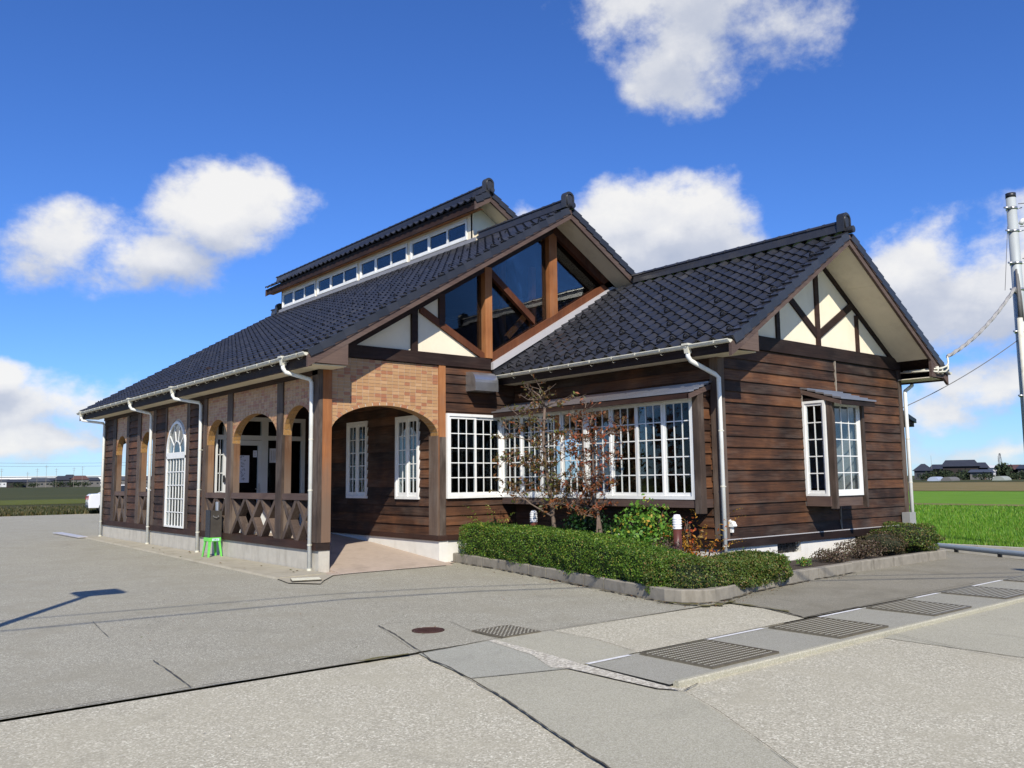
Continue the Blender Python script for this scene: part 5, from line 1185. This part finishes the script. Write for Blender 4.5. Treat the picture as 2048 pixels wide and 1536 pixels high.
# stool
MGREEN = simple('lime_green_plastic', (.16,.62,.10), .04, .35, 3)
st_ = empty('plastic_stool', (-.215,4.16,.032)); st_.rotation_euler.z = .06; tag(st_, 'lime green plastic stool standing by the dark porch beam', 'stool')
def legm(sx, sy):
    b = MB(); t, bt = .115, .15; w = .022
    for (x, y, z), in (((sx*t, sy*t, .36),),): pass
    P0 = [(sx*(t-.05), sy*t), (sx*t, sy*t), (sx*t, sy*(t-.05)), (sx*(t-.018), sy*(t-.05)), (sx*(t-.018), sy*(t-.018)), (sx*(t-.05), sy*(t-.018))]
    P1 = [(sx*(bt-.032), sy*bt), (sx*bt, sy*bt), (sx*bt, sy*(bt-.032)), (sx*(bt-.014), sy*(bt-.032)), (sx*(bt-.014), sy*(bt-.014)), (sx*(bt-.032), sy*(bt-.014))]
    vs = [(x, y, .0) for x, y in P1]+[(x, y, .35) for x, y in P0]; b.poly(vs, [(0,5,4,3,2,1),(6,7,8,9,10,11)]+[(i, (i+1) % 6, (i+1) % 6+6, i+6) for i in range(6)]); return b
for sx in (-1,1):
    for sy in (-1,1): legm(sx, sy).obj('leg', MGREEN, st_)
s = MB(); s.box(-.125,.125,-.125,.125,.372,.385); s.box(-.128,.128,-.128,-.120,.31,.376); s.box(-.128,.128,.120,.128,.31,.376); s.box(-.128,-.120,-.12,.12,.31,.376); s.box(.120,.128,-.12,.12,.31,.376)
so2 = s.obj('seat', MGREEN, st_); bm_ = so2.modifiers.new('bevel', 'BEVEL'); bm_.width = .004; bm_.segments = 2
stk = MB(); stk.box(-.06,.085,-.1295,-.1283,.322,.366); sk = stk.obj('sticker', simple('pale_sticker', (.55,.72,.75), .05, .5, 4), st_)
w_ = MB()
for a, c_, d, g_ in ((-.02,.35,-.02,.33),(-.03,.345,-.01,.345),(-.03,.335,-.01,.335),(.005,.352,.005,.33),(-.003,.352,.02,.352),(.02,.352,.02,.33),(.0,.341,.018,.341),(.035,.35,.05,.332),(.05,.35,.035,.332)): w_.beam((a,-.1300,c_),(d,-.1300,g_),.004,.001,(0,1,0))
w_.obj('sticker_writing', MINK, st_)
# ashtray box on the stool
at_ = empty('ashtray_box', (-.205,4.15,.417)); at_.rotation_euler.z = .02; tag(at_, 'dark metal ashtray box standing on the lime green stool', 'ashtray')
B(-.105,.125,-.11,.11,0,.53).obj('cabinet', simple('brushed_dark_steel', (.16,.145,.125), .2, .35, 5, metal=.7, dirt=((.07,.06,.05),4,(1,1,1),.6)), at_)
B(-.118,-.106,-.115,.115,.0,.545).obj('side_plate', simple('dark_side_plate', (.03,.033,.05), .15, .25, 4, metal=.5), at_)
h = MB(); h.tube([(-.05,-.112,.43),(-.05,-.14,.41),(.0,-.15,.395),(.05,-.14,.41),(.05,-.112,.43)], .009, 7); h.obj('handle', MSTEEL, at_)
tag(MB().lathe((-.135,4.13,.949), [(.001,0),(.045,0),(.045,.17),(.040,.175),(.040,.02),(.001,.02)], 20).obj('metal_canister', MSTEEL), 'small steel canister standing on top of the ashtray box', 'canister')
# canal at the field edge
def ribbon(name, path, w0, w1, z0, z1, m, label=None, cat=None):
    a = offset_path(path, w0); c = offset_path(path, w1); b = MB(); n = len(a)
    vs = [(*p, z) for z in (z0, z1) for p in a+c]
    b.poly(vs, [(i, i+1, n+i+1, n+i) for i in range(n-1)]+[(2*n+i, 3*n+i, 3*n+i+1, 2*n+i+1) for i in range(n-1)]+[(i, 2*n+i, 2*n+i+1, i+1) for i in range(n-1)]+[(n+i, n+i+1, 3*n+i+1, 3*n+i) for i in range(n-1)]+[(0,n,3*n,2*n),(n-1,3*n-1,4*n-1,2*n-1)])
    return b.obj(name, m)
CP = [(12.2,35),(11.9,0),(11.2,-4.6),(10.15,-6.6),(9.3,-8.4),(8.9,-9.2)]
tag(ribbon('canal_wall', CP, .0, .16, -.5, -.01, MKERB), kind='structure')
tag(ribbon('canal_wall', [(12.75,60),(12.55,0),(12.35,-4.6),(12.25,-6.5),(11.9,-9),(11.2,-12)], .0, .15, -.5, .03, MCONC), kind='structure')
wt = sheet('canal_water', [(9.0,-12),(12.6,-12),(12.8,40),(11.5,40)], -.35, simple('dark_canal_water', (.02,.025,.02), .2, .15, 2))
rl = empty('canal_guard_pipe', (11.2,-4.6,0)); tag(rl, 'bluish steel pipe running along the paved edge by the green field', 'pipe')
q = MB(); q.tube([(.62,6.6,.10),(.0,.0,.10),(-1.0,-1.95,.10),(-1.9,-3.8,.10),(-2.2,-4.45,.10)], .048, 10); q.obj('pipe', simple('blue_grey_paint', (.22,.27,.33), .08, .4, 5), rl, True)
q = MB()
for x, y in ((.3,3),(.0,.0),(-.5,-.97),(-1.0,-1.95),(-1.45,-2.9)): q.box(x-.03,x+.03,y-.03,y+.03,-.05,.09)
q.obj('feet', MBLACK, rl)
# ---------------------------------------------------------------- car
MCAR = simple('white_car_paint', (.60,.61,.63), .02, .2, 2); MTYRE = simple('tyre_rubber', (.02,.02,.02), .2, .8, 8); MCGL = simple('dark_car_glass', (.02,.025,.03), .1, .08, 2)
car = empty('parked_car', (4.72,35.2,0)); car.rotation_euler.z = -.16; tag(car, 'white sedan parked beyond the far end of the building', 'car')
def loft(rows):
    b = MB(); n = len(rows[0])
    for r in rows: b.v += r
    for i in range(len(rows)-1):
        for k in range(n): b.f.append((i*n+k, i*n+(k+1) % n, (i+1)*n+(k+1) % n, (i+1)*n+k))
    b.f.append(tuple(range(n-1, -1, -1))); b.f.append(tuple(range((len(rows)-1)*n, len(rows)*n))); return b
prof = [(.03,.30),(.0,.60),(.04,.93),(.14,1.0),(.75,1.03),(3.2,1.0),(4.15,.84),(4.35,.62),(4.35,.30)]
rows = []
for y, s in ((-.84,.97),(-.80,1.0),(.80,1.0),(.84,.97)): rows.append([(2.15+(x-2.15)*s, y, .3+(z-.3)*s) for x, z in prof])
cb_ = loft(rows).obj('body', MCAR, car); mod = cb_.modifiers.new('bevel', 'BEVEL'); mod.width = .05; mod.segments = 3
cab = [(.55,1.0),(1.15,1.36),(1.6,1.43),(2.5,1.41),(3.25,.99)]
rows = [[(x, -.78+.16*(z-1.0)/.43, z) for x, z in cab], [(x, .78-.16*(z-1.0)/.43, z) for x, z in cab]]
c2 = loft(rows).obj('cabin', MCGL, car)
rf = MB(); rf.prism([(1.12,1.33),(1.6,1.42),(2.5,1.40),(2.6,1.36),(2.6,1.39),(2.5,1.45),(1.58,1.47),(1.08,1.36)], 'y', -.63, .63); rf.obj('roof', MCAR, car)
for y in (-.78,.78):
    s_ = -1 if y < 0 else 1
    for (xa, za), (xb, zb) in (((.56,1.0),(1.17,1.38)),((1.75,1.0),(1.78,1.42)),((3.22,1.0),(2.52,1.41))): q = MB(); q.beam((xa, y+s_*.004, za), (xb, y-s_*.15, zb), .05, .05); q.obj('pillar', MCAR, car)
wm = MB(); wm.tube([(0,-.09,0),(0,.09,0)], .30, 20); wme = wm.mesh('wheel', MTYRE, False); rm = MB(); rm.tube([(0,-.095,0),(0,.095,0)], .18, 14); rme = rm.mesh('rim', MSTEEL)
for x in (.80,3.40):
    for y in (-.76,.76): w = put('wheel', wme, car); w.location = (x,y,.30); put('rim', rme, w)
for y in (-.70,.56): B(-.012,.02,y,y+.14,.72,.92).obj('tail_light', simple('red_tail_light', (.35,.02,.02), .1, .2, 3), car); B(4.32,4.36,y,y+.14,.62,.74).obj('headlight', MSTEEL, car)
B(-.016,-.002,-.30,.30,.60,.72).obj('number_plate', simple('number_plate', (.6,.6,.5), .02, .4, 3), car); B(-.02,.0,-.75,.75,.34,.44).obj('bumper_trim', MBLACK, car); B(-.008,.012,-.56,.56,.86,.90).obj('boot_trim', MCGL, car)
# ---------------------------------------------------------------- distant houses, trees, poles
MR1 = simple('distant_dark_roof', (.035,.037,.045), .15, .5, 1); MR2 = simple('distant_brown_roof', (.10,.05,.04), .15, .6, 1); MR3 = simple('distant_grey_roof', (.06,.065,.075), .1, .5, 1)
MW1 = simple('distant_pale_wall', (.13,.125,.12), .06, .9, 1); MW2 = simple('distant_grey_wall', (.05,.05,.058), .1, .9, 1); MW3 = simple('distant_white_wall', (.55,.55,.55), .03, .8, 1); MW4 = simple('distant_brown_wall', (.028,.021,.02), .1, .9, 1)
MW5 = simple('bright_far_wall', (.78,.78,.76), .03, .8, 1)
def house(azm, dist, w, d, hw, hr, mw, mr, label, hip=.0, group='houses on the horizon'):
    x, y = CAM.x+dist*math.sin(azm), CAM.y+dist*math.cos(azm); e = empty('distant_house', (x, y, 0)); e.rotation_euler.z = -azm; tag(e, label, 'house', group)
    B(-w/2,w/2,-d/2,d/2,-.5,hw).obj('wall', mw, e)
    r = MB(); o = .6; r.poly([(-w/2-o,-d/2-o,hw),(w/2+o,-d/2-o,hw),(w/2+o,d/2+o,hw),(-w/2-o,d/2+o,hw),(-w/2+hip*w,0,hw+hr),(w/2-hip*w,0,hw+hr)], [(0,3,2,1),(0,1,5,4),(2,3,4,5),(1,2,5),(3,0,4)])
    r.obj('roof', mr, e)
    nwin = max(2, int(w/3))
    for k in range(nwin):
        xx = -w/2+(k+.5)*w/nwin; zz = hw*.55; B(xx-.6,xx+.6,-d/2-.04,-d/2-.005,zz-.5,zz+.5).obj('window', MCGL, e)
    return e
AZ = lambda px: YAW+math.atan((px-1024)/FPX)
for px, dist, w, hw, hr, mw, mr, lab, hip in (
 (33,640,9,3.4,1.9,MW4,MR1,'leftmost distant house with a dark roof past the fields',.1),(56,650,9,3.3,2.1,MW2,MR1,'second distant house from the left with a dark hipped roof',.2),
 (82,620,12,3.6,2.4,MW1,MR3,'wide grey-roofed distant house left of the tall one',.15),(105,640,9,3.8,2.2,MW1,MR1,'distant house with pale wall and dark roof, left of the tall house group',.2),
 (126,610,9,4.4,2.6,MW2,MR1,'dark distant house just left of the tallest',.25),(142,630,8,5.6,2.4,MW4,MR1,'tallest distant house on the left horizon',.25),
 (163,620,10,4.6,2.6,MW1,MR2,'brownish-roofed distant house right of the tallest',.2),(187,640,10,4.0,2.2,MW1,MR1,'distant house beside the building corner pipe',.15),(244,640,10,4.2,2.2,MW1,MR3,'distant house seen through the first porch opening',.2),(292,650,12,4.4,2.2,MW1,MR1,'distant house seen through the second porch opening',.2),
 (8,900,14,4.5,2.5,MW3,MR3,'pale low distant house at the picture edge',.1),
 (1840,300,5.2,2.8,2.2,MW2,MR1,'dark hipped house just right of the wing downpipe',.4),(1876,315,6.5,3.4,1.5,MW4,MR1,'lower left wing of the large dark farmhouse',.1),(1914,300,9.6,4.0,2.0,MW4,MR1,'large dark roofed farmhouse on the right horizon',.08),
 (1950,305,5,3.5,1.7,MW4,MR1,'right-hand wing of the large dark farmhouse',.1),(1952,280,5.0,2.1,.8,MW1,MR3,'pale grey shed right of the farmhouse',.05),(1967,285,3,1.9,.9,MW3,MR3,'small pale shed second right of the farmhouse',.05),(1980,330,4.5,3.6,.9,MW3,MW3,'small white flat house right of the farmhouse',.05),
 (2018,300,5.5,2.8,1.5,MW4,MR2,'reddish house near the right picture edge',.1),(2036,310,4.5,2.2,1.8,MW3,MR3,'white walled house near the right picture edge',.1),(2048,295,5,3.0,1.2,MW2,MR1,'dark house cut by the right picture edge',.1)):
    house(AZ(px), dist, w, 7, hw, hr, mw, mr, lab, hip)
wh = empty('long_white_building', (CAM.x+1050*math.sin(AZ(180)), CAM.y+1050*math.cos(AZ(180)), 0)); wh.rotation_euler.z = -AZ(180)-.03; tag(wh, 'very long low white building along the left horizon', 'building')
B(-330,330,-8,8,0,10.2).obj('wall', MW5, wh); B(-331,331,-9,9,10.201,10.8).obj('roof', MW5, wh)
for k in range(-20,20): B(k*16-5,k*16+5,-8.1,-8.01,2,4.2).obj('window', MW2, wh)
def dome(px, dist, r, L_, m, label):
    a = AZ(px); e = MB(); pr = [(r*math.cos(t), r*.8*math.sin(t)) for t in np.linspace(0, math.pi, 13)]; e.prism(pr, 'y', -L_/2, L_/2); o = e.obj('greenhouse', m); o.location = (CAM.x+dist*math.sin(a), CAM.y+dist*math.cos(a), 0); o.rotation_euler.z = -a-.2
    tag(o, label, 'greenhouse', 'greenhouses across the fields')
MGH = simple('greenhouse_film', (.36,.41,.50), .05, .5, 1); dome(1865, 240, 1.3, 8, MGH, 'pale blue tunnel greenhouse left of the farmhouse'); dome(1893, 240, 1.2, 10, MW1, 'small white tunnel greenhouse before the farmhouse'); dome(1995, 240, 1.3, 8, simple('dull_film', (.30,.32,.27), .1, .6, 1), 'dull green tunnel greenhouse before the dark tree')
LFAR = mleaf('far_tree_leaf', [(0,(.010,.020,.008)),(.6,(.020,.034,.012)),(1,(.040,.052,.018))], .8, 0)
def far_tree(px, dist, w, h, label, n=320):
    a = AZ(px); e = empty('distant_tree', (CAM.x+dist*math.sin(a), CAM.y+dist*math.cos(a), -.1)); tag(e, label, 'tree', 'trees around the distant houses')
    MB().tube([(0,0,0),(0,0,h*.6)], [.25,.1], 6).obj('trunk', MBARK, e)
    d = rng.normal(size=(n, 3)); d /= np.linalg.norm(d, axis=1)[:, None]; p = d*(rng.uniform(.3, 1.05, (n, 1)))*np.array([w/2, w/2, h*.48]); p[:, 2] += h*.5
    leaves('crown', p, rng.uniform(.5, 1.1, n)*h*.24, d, LFAR, e, .8, .5)
for px, dist, w, h, lab in ((2000,290,5.0,5.0,'dark round tree right of the white flat house'),(1868,292,5,3.4,'dark trees below the farmhouse left wing'),(1885,290,4,3.2,'dark tree at the farmhouse left corner'),(1925,285,6,3.2,'dark clipped trees in front of the farmhouse'),(1938,288,4,2.8,'dark tree at the farmhouse right end'),(1850,292,4,2.6,'dark tree right of the hipped house'),
 (40,615,9,3.6,'dark trees before the leftmost houses'),(70,605,8,3.2,'low dark trees between the left houses'),(120,600,12,4.2,'dark trees below the tall distant house'),(150,600,10,4.0,'dark tree right below the tallest distant house'),(172,600,9,3.6,'dark tree near the building corner on the horizon'),(1962,268,7,2.2,'low dark trees before the pale grey sheds'),(1905,268,7,2.2,'low dark shrubs at the foot of the farmhouse'),(1845,268,5,2.0,'low dark shrubs beside the wing downpipe'),(2030,268,7,2.0,'low dark shrubs before the white walled house'),(2028,292,4,2.4,'small dark tree by the reddish house'),(2042,290,4,2.6,'dark tree by the right picture edge')): far_tree(px, dist, w, h, lab)
b = MB()
def far_pole(px, dist, h, label, cross=True):
    a = AZ(px); e = MB(); rp_ = .10 if dist > 400 else .05; e.tube([(0,0,0),(0,0,h)], [rp_,rp_*.7], 6)
    if cross and dist > 400: e.box(-1.0,1.0,-.04,.04,h-.9,h-.80); e.box(-.7,.7,-.04,.04,h-1.8,h-1.7)
    o = e.obj('distant_pole', MKERB); o.location = (CAM.x+dist*math.sin(a), CAM.y+dist*math.cos(a), 0); o.rotation_euler.z = -a; tag(o, label, 'utility pole', 'utility poles on the horizon')
for px, d_, h, lab in ((6,560,11,'utility pole on the horizon at the left picture edge'),(58,560,9,'utility pole above the second left house'),(77,560,11,'utility pole above the grey-roofed house'),(95,560,13,'tallest utility pole on the left horizon'),(115,560,11,'utility pole right of the tallest pole'),(150,560,11.5,'utility pole above the tallest distant house'),(167,560,12,'utility pole nearest the building corner'),(1857,300,7.5,'thin pole above the left farmhouse wing'),(1990,300,7,'short pole beside the distant pylon')): far_pole(px, d_, h, lab)
py = MB(); hgt = 19
for sx in (-1,1):
    for sy in (-1,1): py.beam((sx*2.2,sy*2.2,0),(sx*.3,sy*.3,hgt),.22,.22)
for k in range(1,6):
    z = k*3.1; wq = 2.2-1.9*z/hgt; py.beam((-wq,-wq,z),(wq,-wq,z),.14,.14); py.beam((-wq,wq,z-3),(wq,wq,z),.14,.14)
for z in (12,15,17.6): py.beam((-2.8,0,z),(2.8,0,z),.2,.2)
po = py.obj('pylon', MW2); po.location = (CAM.x+830*math.sin(AZ(1994)), CAM.y+830*math.cos(AZ(1994)), 0); tag(po, 'small lattice pylon far off on the right horizon', 'pylon')
MCAB = simple('weathered_cable', (.13,.125,.12), .15, .7, 20); MCABL = simple('grey_cable_sleeve', (.30,.29,.28), .2, .6, 25)
for z, yy in ((6.4,190),(5.7,188)): tag(MB().tube([(-90+12*k, yy, z-.4*math.sin(math.pi*(k % 4)/4)) for k in range(19)], .035, 4).obj('overhead_wire', MCAB), f'{"upper" if z > 6 else "lower"} of the two thin wires across the left sky', 'wire', 'wires across the left sky')
# utility pole at the right
up = empty('utility_pole', (13.0,-6.2,-.1)); tag(up, 'pale steel utility pole with clamps at the right picture edge', 'utility pole')
MPOLE = simple('galvanised_pole', (.44,.47,.46), .08, .5, 2, metal=.2, dirt=((.30,.31,.30), 3, (1,1,.3), .4))
MB().tube([(0,0,0),(0,0,7.48)], [.125,.098], 18).obj('shaft', MPOLE, up, True); MB().tube([(0,0,7.48),(0,0,7.58)], .101, 18).obj('cap', MBLACK, up, True)
for z in (7.22,6.72,6.02,5.45,4.55,3.2):
    q = MB(); q.tube([(0,0,z),(0,0,z+.05)], .112+.004*(7.4-z), 16); q.tube([(-.10,-.04,z+.02),(-.24,.06,z+.02)], .02, 6); q.tube([(.08,-.08,z+.02),(.17,-.14,z+.05)], .012, 6); q.obj('clamp', MSTEEL, up, True)
q = MB(); q.tube([(.10,-.12,6.9),(.13,-.15,6.98),(.16,-.17,6.98)], .05, 8); q.obj('insulator', MWHITE, up, True)
q = MB(); q.tube([(-.13,-.04,0),(-.135,-.04,4.85)], .055, 12); q.obj('conduit', MPVC, up, True)
q = MB(); q.tube([(-.13,-.05,4.85),(-.125,-.05,5.25),(-.12,-.04,5.9)], [.045,.035,.02], 8); q.tube([(-.08,-.09,4.8),(-.09,-.08,5.3),(-.1,-.05,5.8)], .02, 6); q.obj('cable_bundle', MCAB, up, True)
def sag(p, q_, s, n=24): p = Vector(p); q_ = Vector(q_); return [tuple(p.lerp(q_, i/n)-Vector((0,0,s*4*(i/n)*(1-i/n)))) for i in range(n+1)]
pts = sag((12.75,-6.22,5.36), (10.50,-5.74,3.80), .16, 40); pts[0] = (12.88,-6.2,5.30); pts.insert(1, (12.80,-6.2,5.38))
w1 = MB().tube(pts, .030, 8)
for ph in (0, 2.1, 4.2): w1.tube([(x+.026*math.cos(i*.55+ph)*.4, y+.03*math.cos(i*.55+ph), z+.03*math.sin(i*.55+ph)) for i, (x, y, z) in enumerate(pts)], .014, 5)
tag(w1.obj('service_cable', MCABL, None, True), 'thick twisted grey service cable from the pole to the wing eave', 'cable')
tag(MB().tube(sag((12.98,-6.2,4.35), (10.9,-4.5,2.86), .10), .009, 5).obj('service_wire', MCAB), 'thin wire sloping from the pole down behind the wing', 'wire')
tag(MB().tube(sag((12.85,-6.15,6.75), (12.45,-6.15,5.30), .0), .006, 4).obj('stay_wire', MCAB), 'fine stay wire beside the pole above the thick cable', 'wire')
for z in (7.25,6.75,6.05): tag(MB().tube(sag((13.1,-6.3,z), (25,-22,z+1.3), .3), .010, 5).obj('overhead_wire', MCAB), {7.25:'highest wire leaving the pole to the right',6.75:'middle wire leaving the pole to the right',6.05:'lowest wire leaving the pole to the right'}[z], 'wire', 'wires leaving the right pole')
q = MB(); q.tube([(10.50,-5.74,3.80),(10.49,-5.75,3.66),(10.42,-5.74,3.60),(10.25,-5.72,3.545),(10.08,-5.70,3.53),(9.98,-5.1,3.52)], .018, 8); q.tube([(10.50,-5.745,3.72),(10.47,-5.75,3.55),(10.36,-5.74,3.49),(10.15,-5.72,3.47),(9.96,-5.6,3.49),(9.95,-5.06,3.50)], .018, 8)
for x in (10.12,10.30): q.box(x-.012,x+.012,-5.725,-5.668,3.44,3.58)
tag(q.obj('eave_conduits', MPVC, None, True), 'two cream conduits looped under the wing eave end', 'conduit')
# street furniture outside the frame whose shadows the forecourt shows
sl_ = empty('lamp_post', (-6.52,-4.72,0)); tag(sl_, 'tall lamp post left of the picture, only its shadow shows', 'lamp post')
MB().tube([(0,0,0),(0,0,4.46)], [.07,.055], 14).obj('shaft', MPOLE, sl_, True); q = MB(); q.box(-.24,.32,-.26,.28,4.46,4.58); q.obj('lamp_head', MSTEEL, sl_)
for i, (a, c) in enumerate((((-15,-11.2,7.2),(4.5,-15.6,7.0)),((-15,-10.1,7.4),(4.5,-14.2,7.2)),((-15,-4.5,7.6),(4.5,-8.6,7.5)))):
    if i < 2: tag(MB().tube([(-15,-8.8+1.0*i,6.9),(-9.6,-9.85+.8*i,6.9),(-5.87,-10.2+.6*i,6.9),(-4.2,-10.78+.6*i,6.9),(-1.46,-12.3+.6*i,6.9),(3,-15.5+.6*i,6.9)], .019-.006*i, 6).obj('overhead_wire', MCAB), ('thicker','thinner')[i]+' overhead wire behind the camera, only its shadow shows', 'wire', 'wires behind the camera')
for x, y, lab in ((-15,-8.5,'utility pole left behind the camera'),(3,-15.4,'utility pole right behind the camera')): tag(MB().tube([(x,y,0),(x,y,7.6)], [.15,.11], 14).obj('utility_pole', MPOLE, None, True), lab, 'utility pole')
# rice and verge blades
def blades(name, n, sampler, h, w, m):
    C = sampler(n); n = len(C); a = rng.uniform(0, 6.28, n); l = np.linalg.norm(C[:, :2]-np.array([CAM.x, CAM.y]), axis=1); hh = h*rng.uniform(.6, 1.25, n); ww = w*(l/22)
    d = np.stack([np.cos(a), np.sin(a), np.zeros(n)], 1); lean = rng.normal(0, .25, (n, 3))*hh[:, None]; lean[:, 2] = 0
    V = np.stack([C-d*ww[:, None]/2, C+d*ww[:, None]/2, C+lean+np.array([0,0,1.])*hh[:, None]], 1).reshape(-1, 3)
    o = put(name, npmesh(name, V, np.arange(3*n).reshape(-1, 3), m)); o['kind'] = 'stuff'; return o
def rice(n):
    a = rng.uniform(1.04, 1.36, n); x = 12.65+rng.uniform(size=n)**1.7*25; y = CAM.y+(x-CAM.x)/np.tan(a); return np.stack([x, y, np.full(n, -.08)], 1)
blades('rice_plants', 70000, rice, .13, .024, LRICE)
def vg(n):
    y = 35+rng.uniform(size=n)**1.5*14; a = rng.uniform(.08, .42, n); x = CAM.x+(y-CAM.y)*np.tan(a); k = x < 13; return np.stack([x, y, np.full(n, -.02)], 1)[k]
blades('verge_grass', 16000, vg, .20, .05, mleaf('verge_weed', [(0,(.03,.04,.012)),(.5,(.06,.07,.02)),(.8,(.11,.09,.03)),(1,(.18,.14,.06))]))
def fg(n):
    k = rng.uniform(size=n); x = 10.9+rng.normal(0, .05, n); return np.stack([x*0+12.55+rng.normal(0,.06,n), -7+k*30, np.full(n, .0)], 1)
blades('canal_edge_grass', 5000, fg, .12, .02, LRICE)

# litter, grit and moss where the paving meets the kerb
lt = []
for i in range(420):
    k = random.randrange(len(KP)-6); f = random.random(); a, c = KP[k], KP[k+1]; x = a[0]+(c[0]-a[0])*f; y = a[1]+(c[1]-a[1])*f
    dx, dy = c[0]-a[0], c[1]-a[1]; l = math.hypot(dx, dy); o = abs(random.gauss(0,.16))+.01; lt.append((x+dy/l*o, y-dx/l*o, .018))
for i in range(160): lt.append((random.uniform(-4,2), random.uniform(-6.5,-1.5), .018))
lt = np.array(lt)
o = leaves('leaf_litter', lt+rng.normal(0, [.02,.02,.002], lt.shape), rng.uniform(.012,.032,len(lt)), np.tile([0,0,1.], (len(lt), 1)), LAUT, None, .6, .8); o['kind'] = 'stuff'
gr = np.stack([rng.uniform(-5, 3.5, 900), rng.uniform(-8.5, .5, 900), np.full(900, .016)], 1); gr = gr[(gr[:, 1] > -6.5) | (gr[:, 0] < 2)]
gr = gr[~((gr[:, 0] > 1.2) & (gr[:, 1] > -6.6))]
o = leaves('loose_grit', gr, rng.uniform(.006,.014,len(gr)), np.tile([0,0,1.], (len(gr), 1)), MLIGHTC, None, .9, .8); o['kind'] = 'stuff'
MMOSS = simple('yellow_moss', (.12,.105,.035), .35, 1, 30, bump=.6)
for P_, w in (([(1.50,-6.66),(1.72,-6.72),(1.97,-6.70),(2.1,-6.62)], .09), ([(-3.0,-6.66),(-2.75,-6.665),(-2.5,-6.68)], .035), ([(1.5,-6.0),(1.47,-6.3),(1.6,-6.55)], .05), ([(1.97,-6.7),(1.96,-7.2),(1.85,-7.6)], .05)): crack(P_, w, .021, 'moss_strip', MMOSS, .5)
for k in range(3):
    P_ = offset_path(KP[:12], -.025-.0*k); crack(P_, .035, .0215, 'kerb_foot_dirt', MCRACK, .6); break
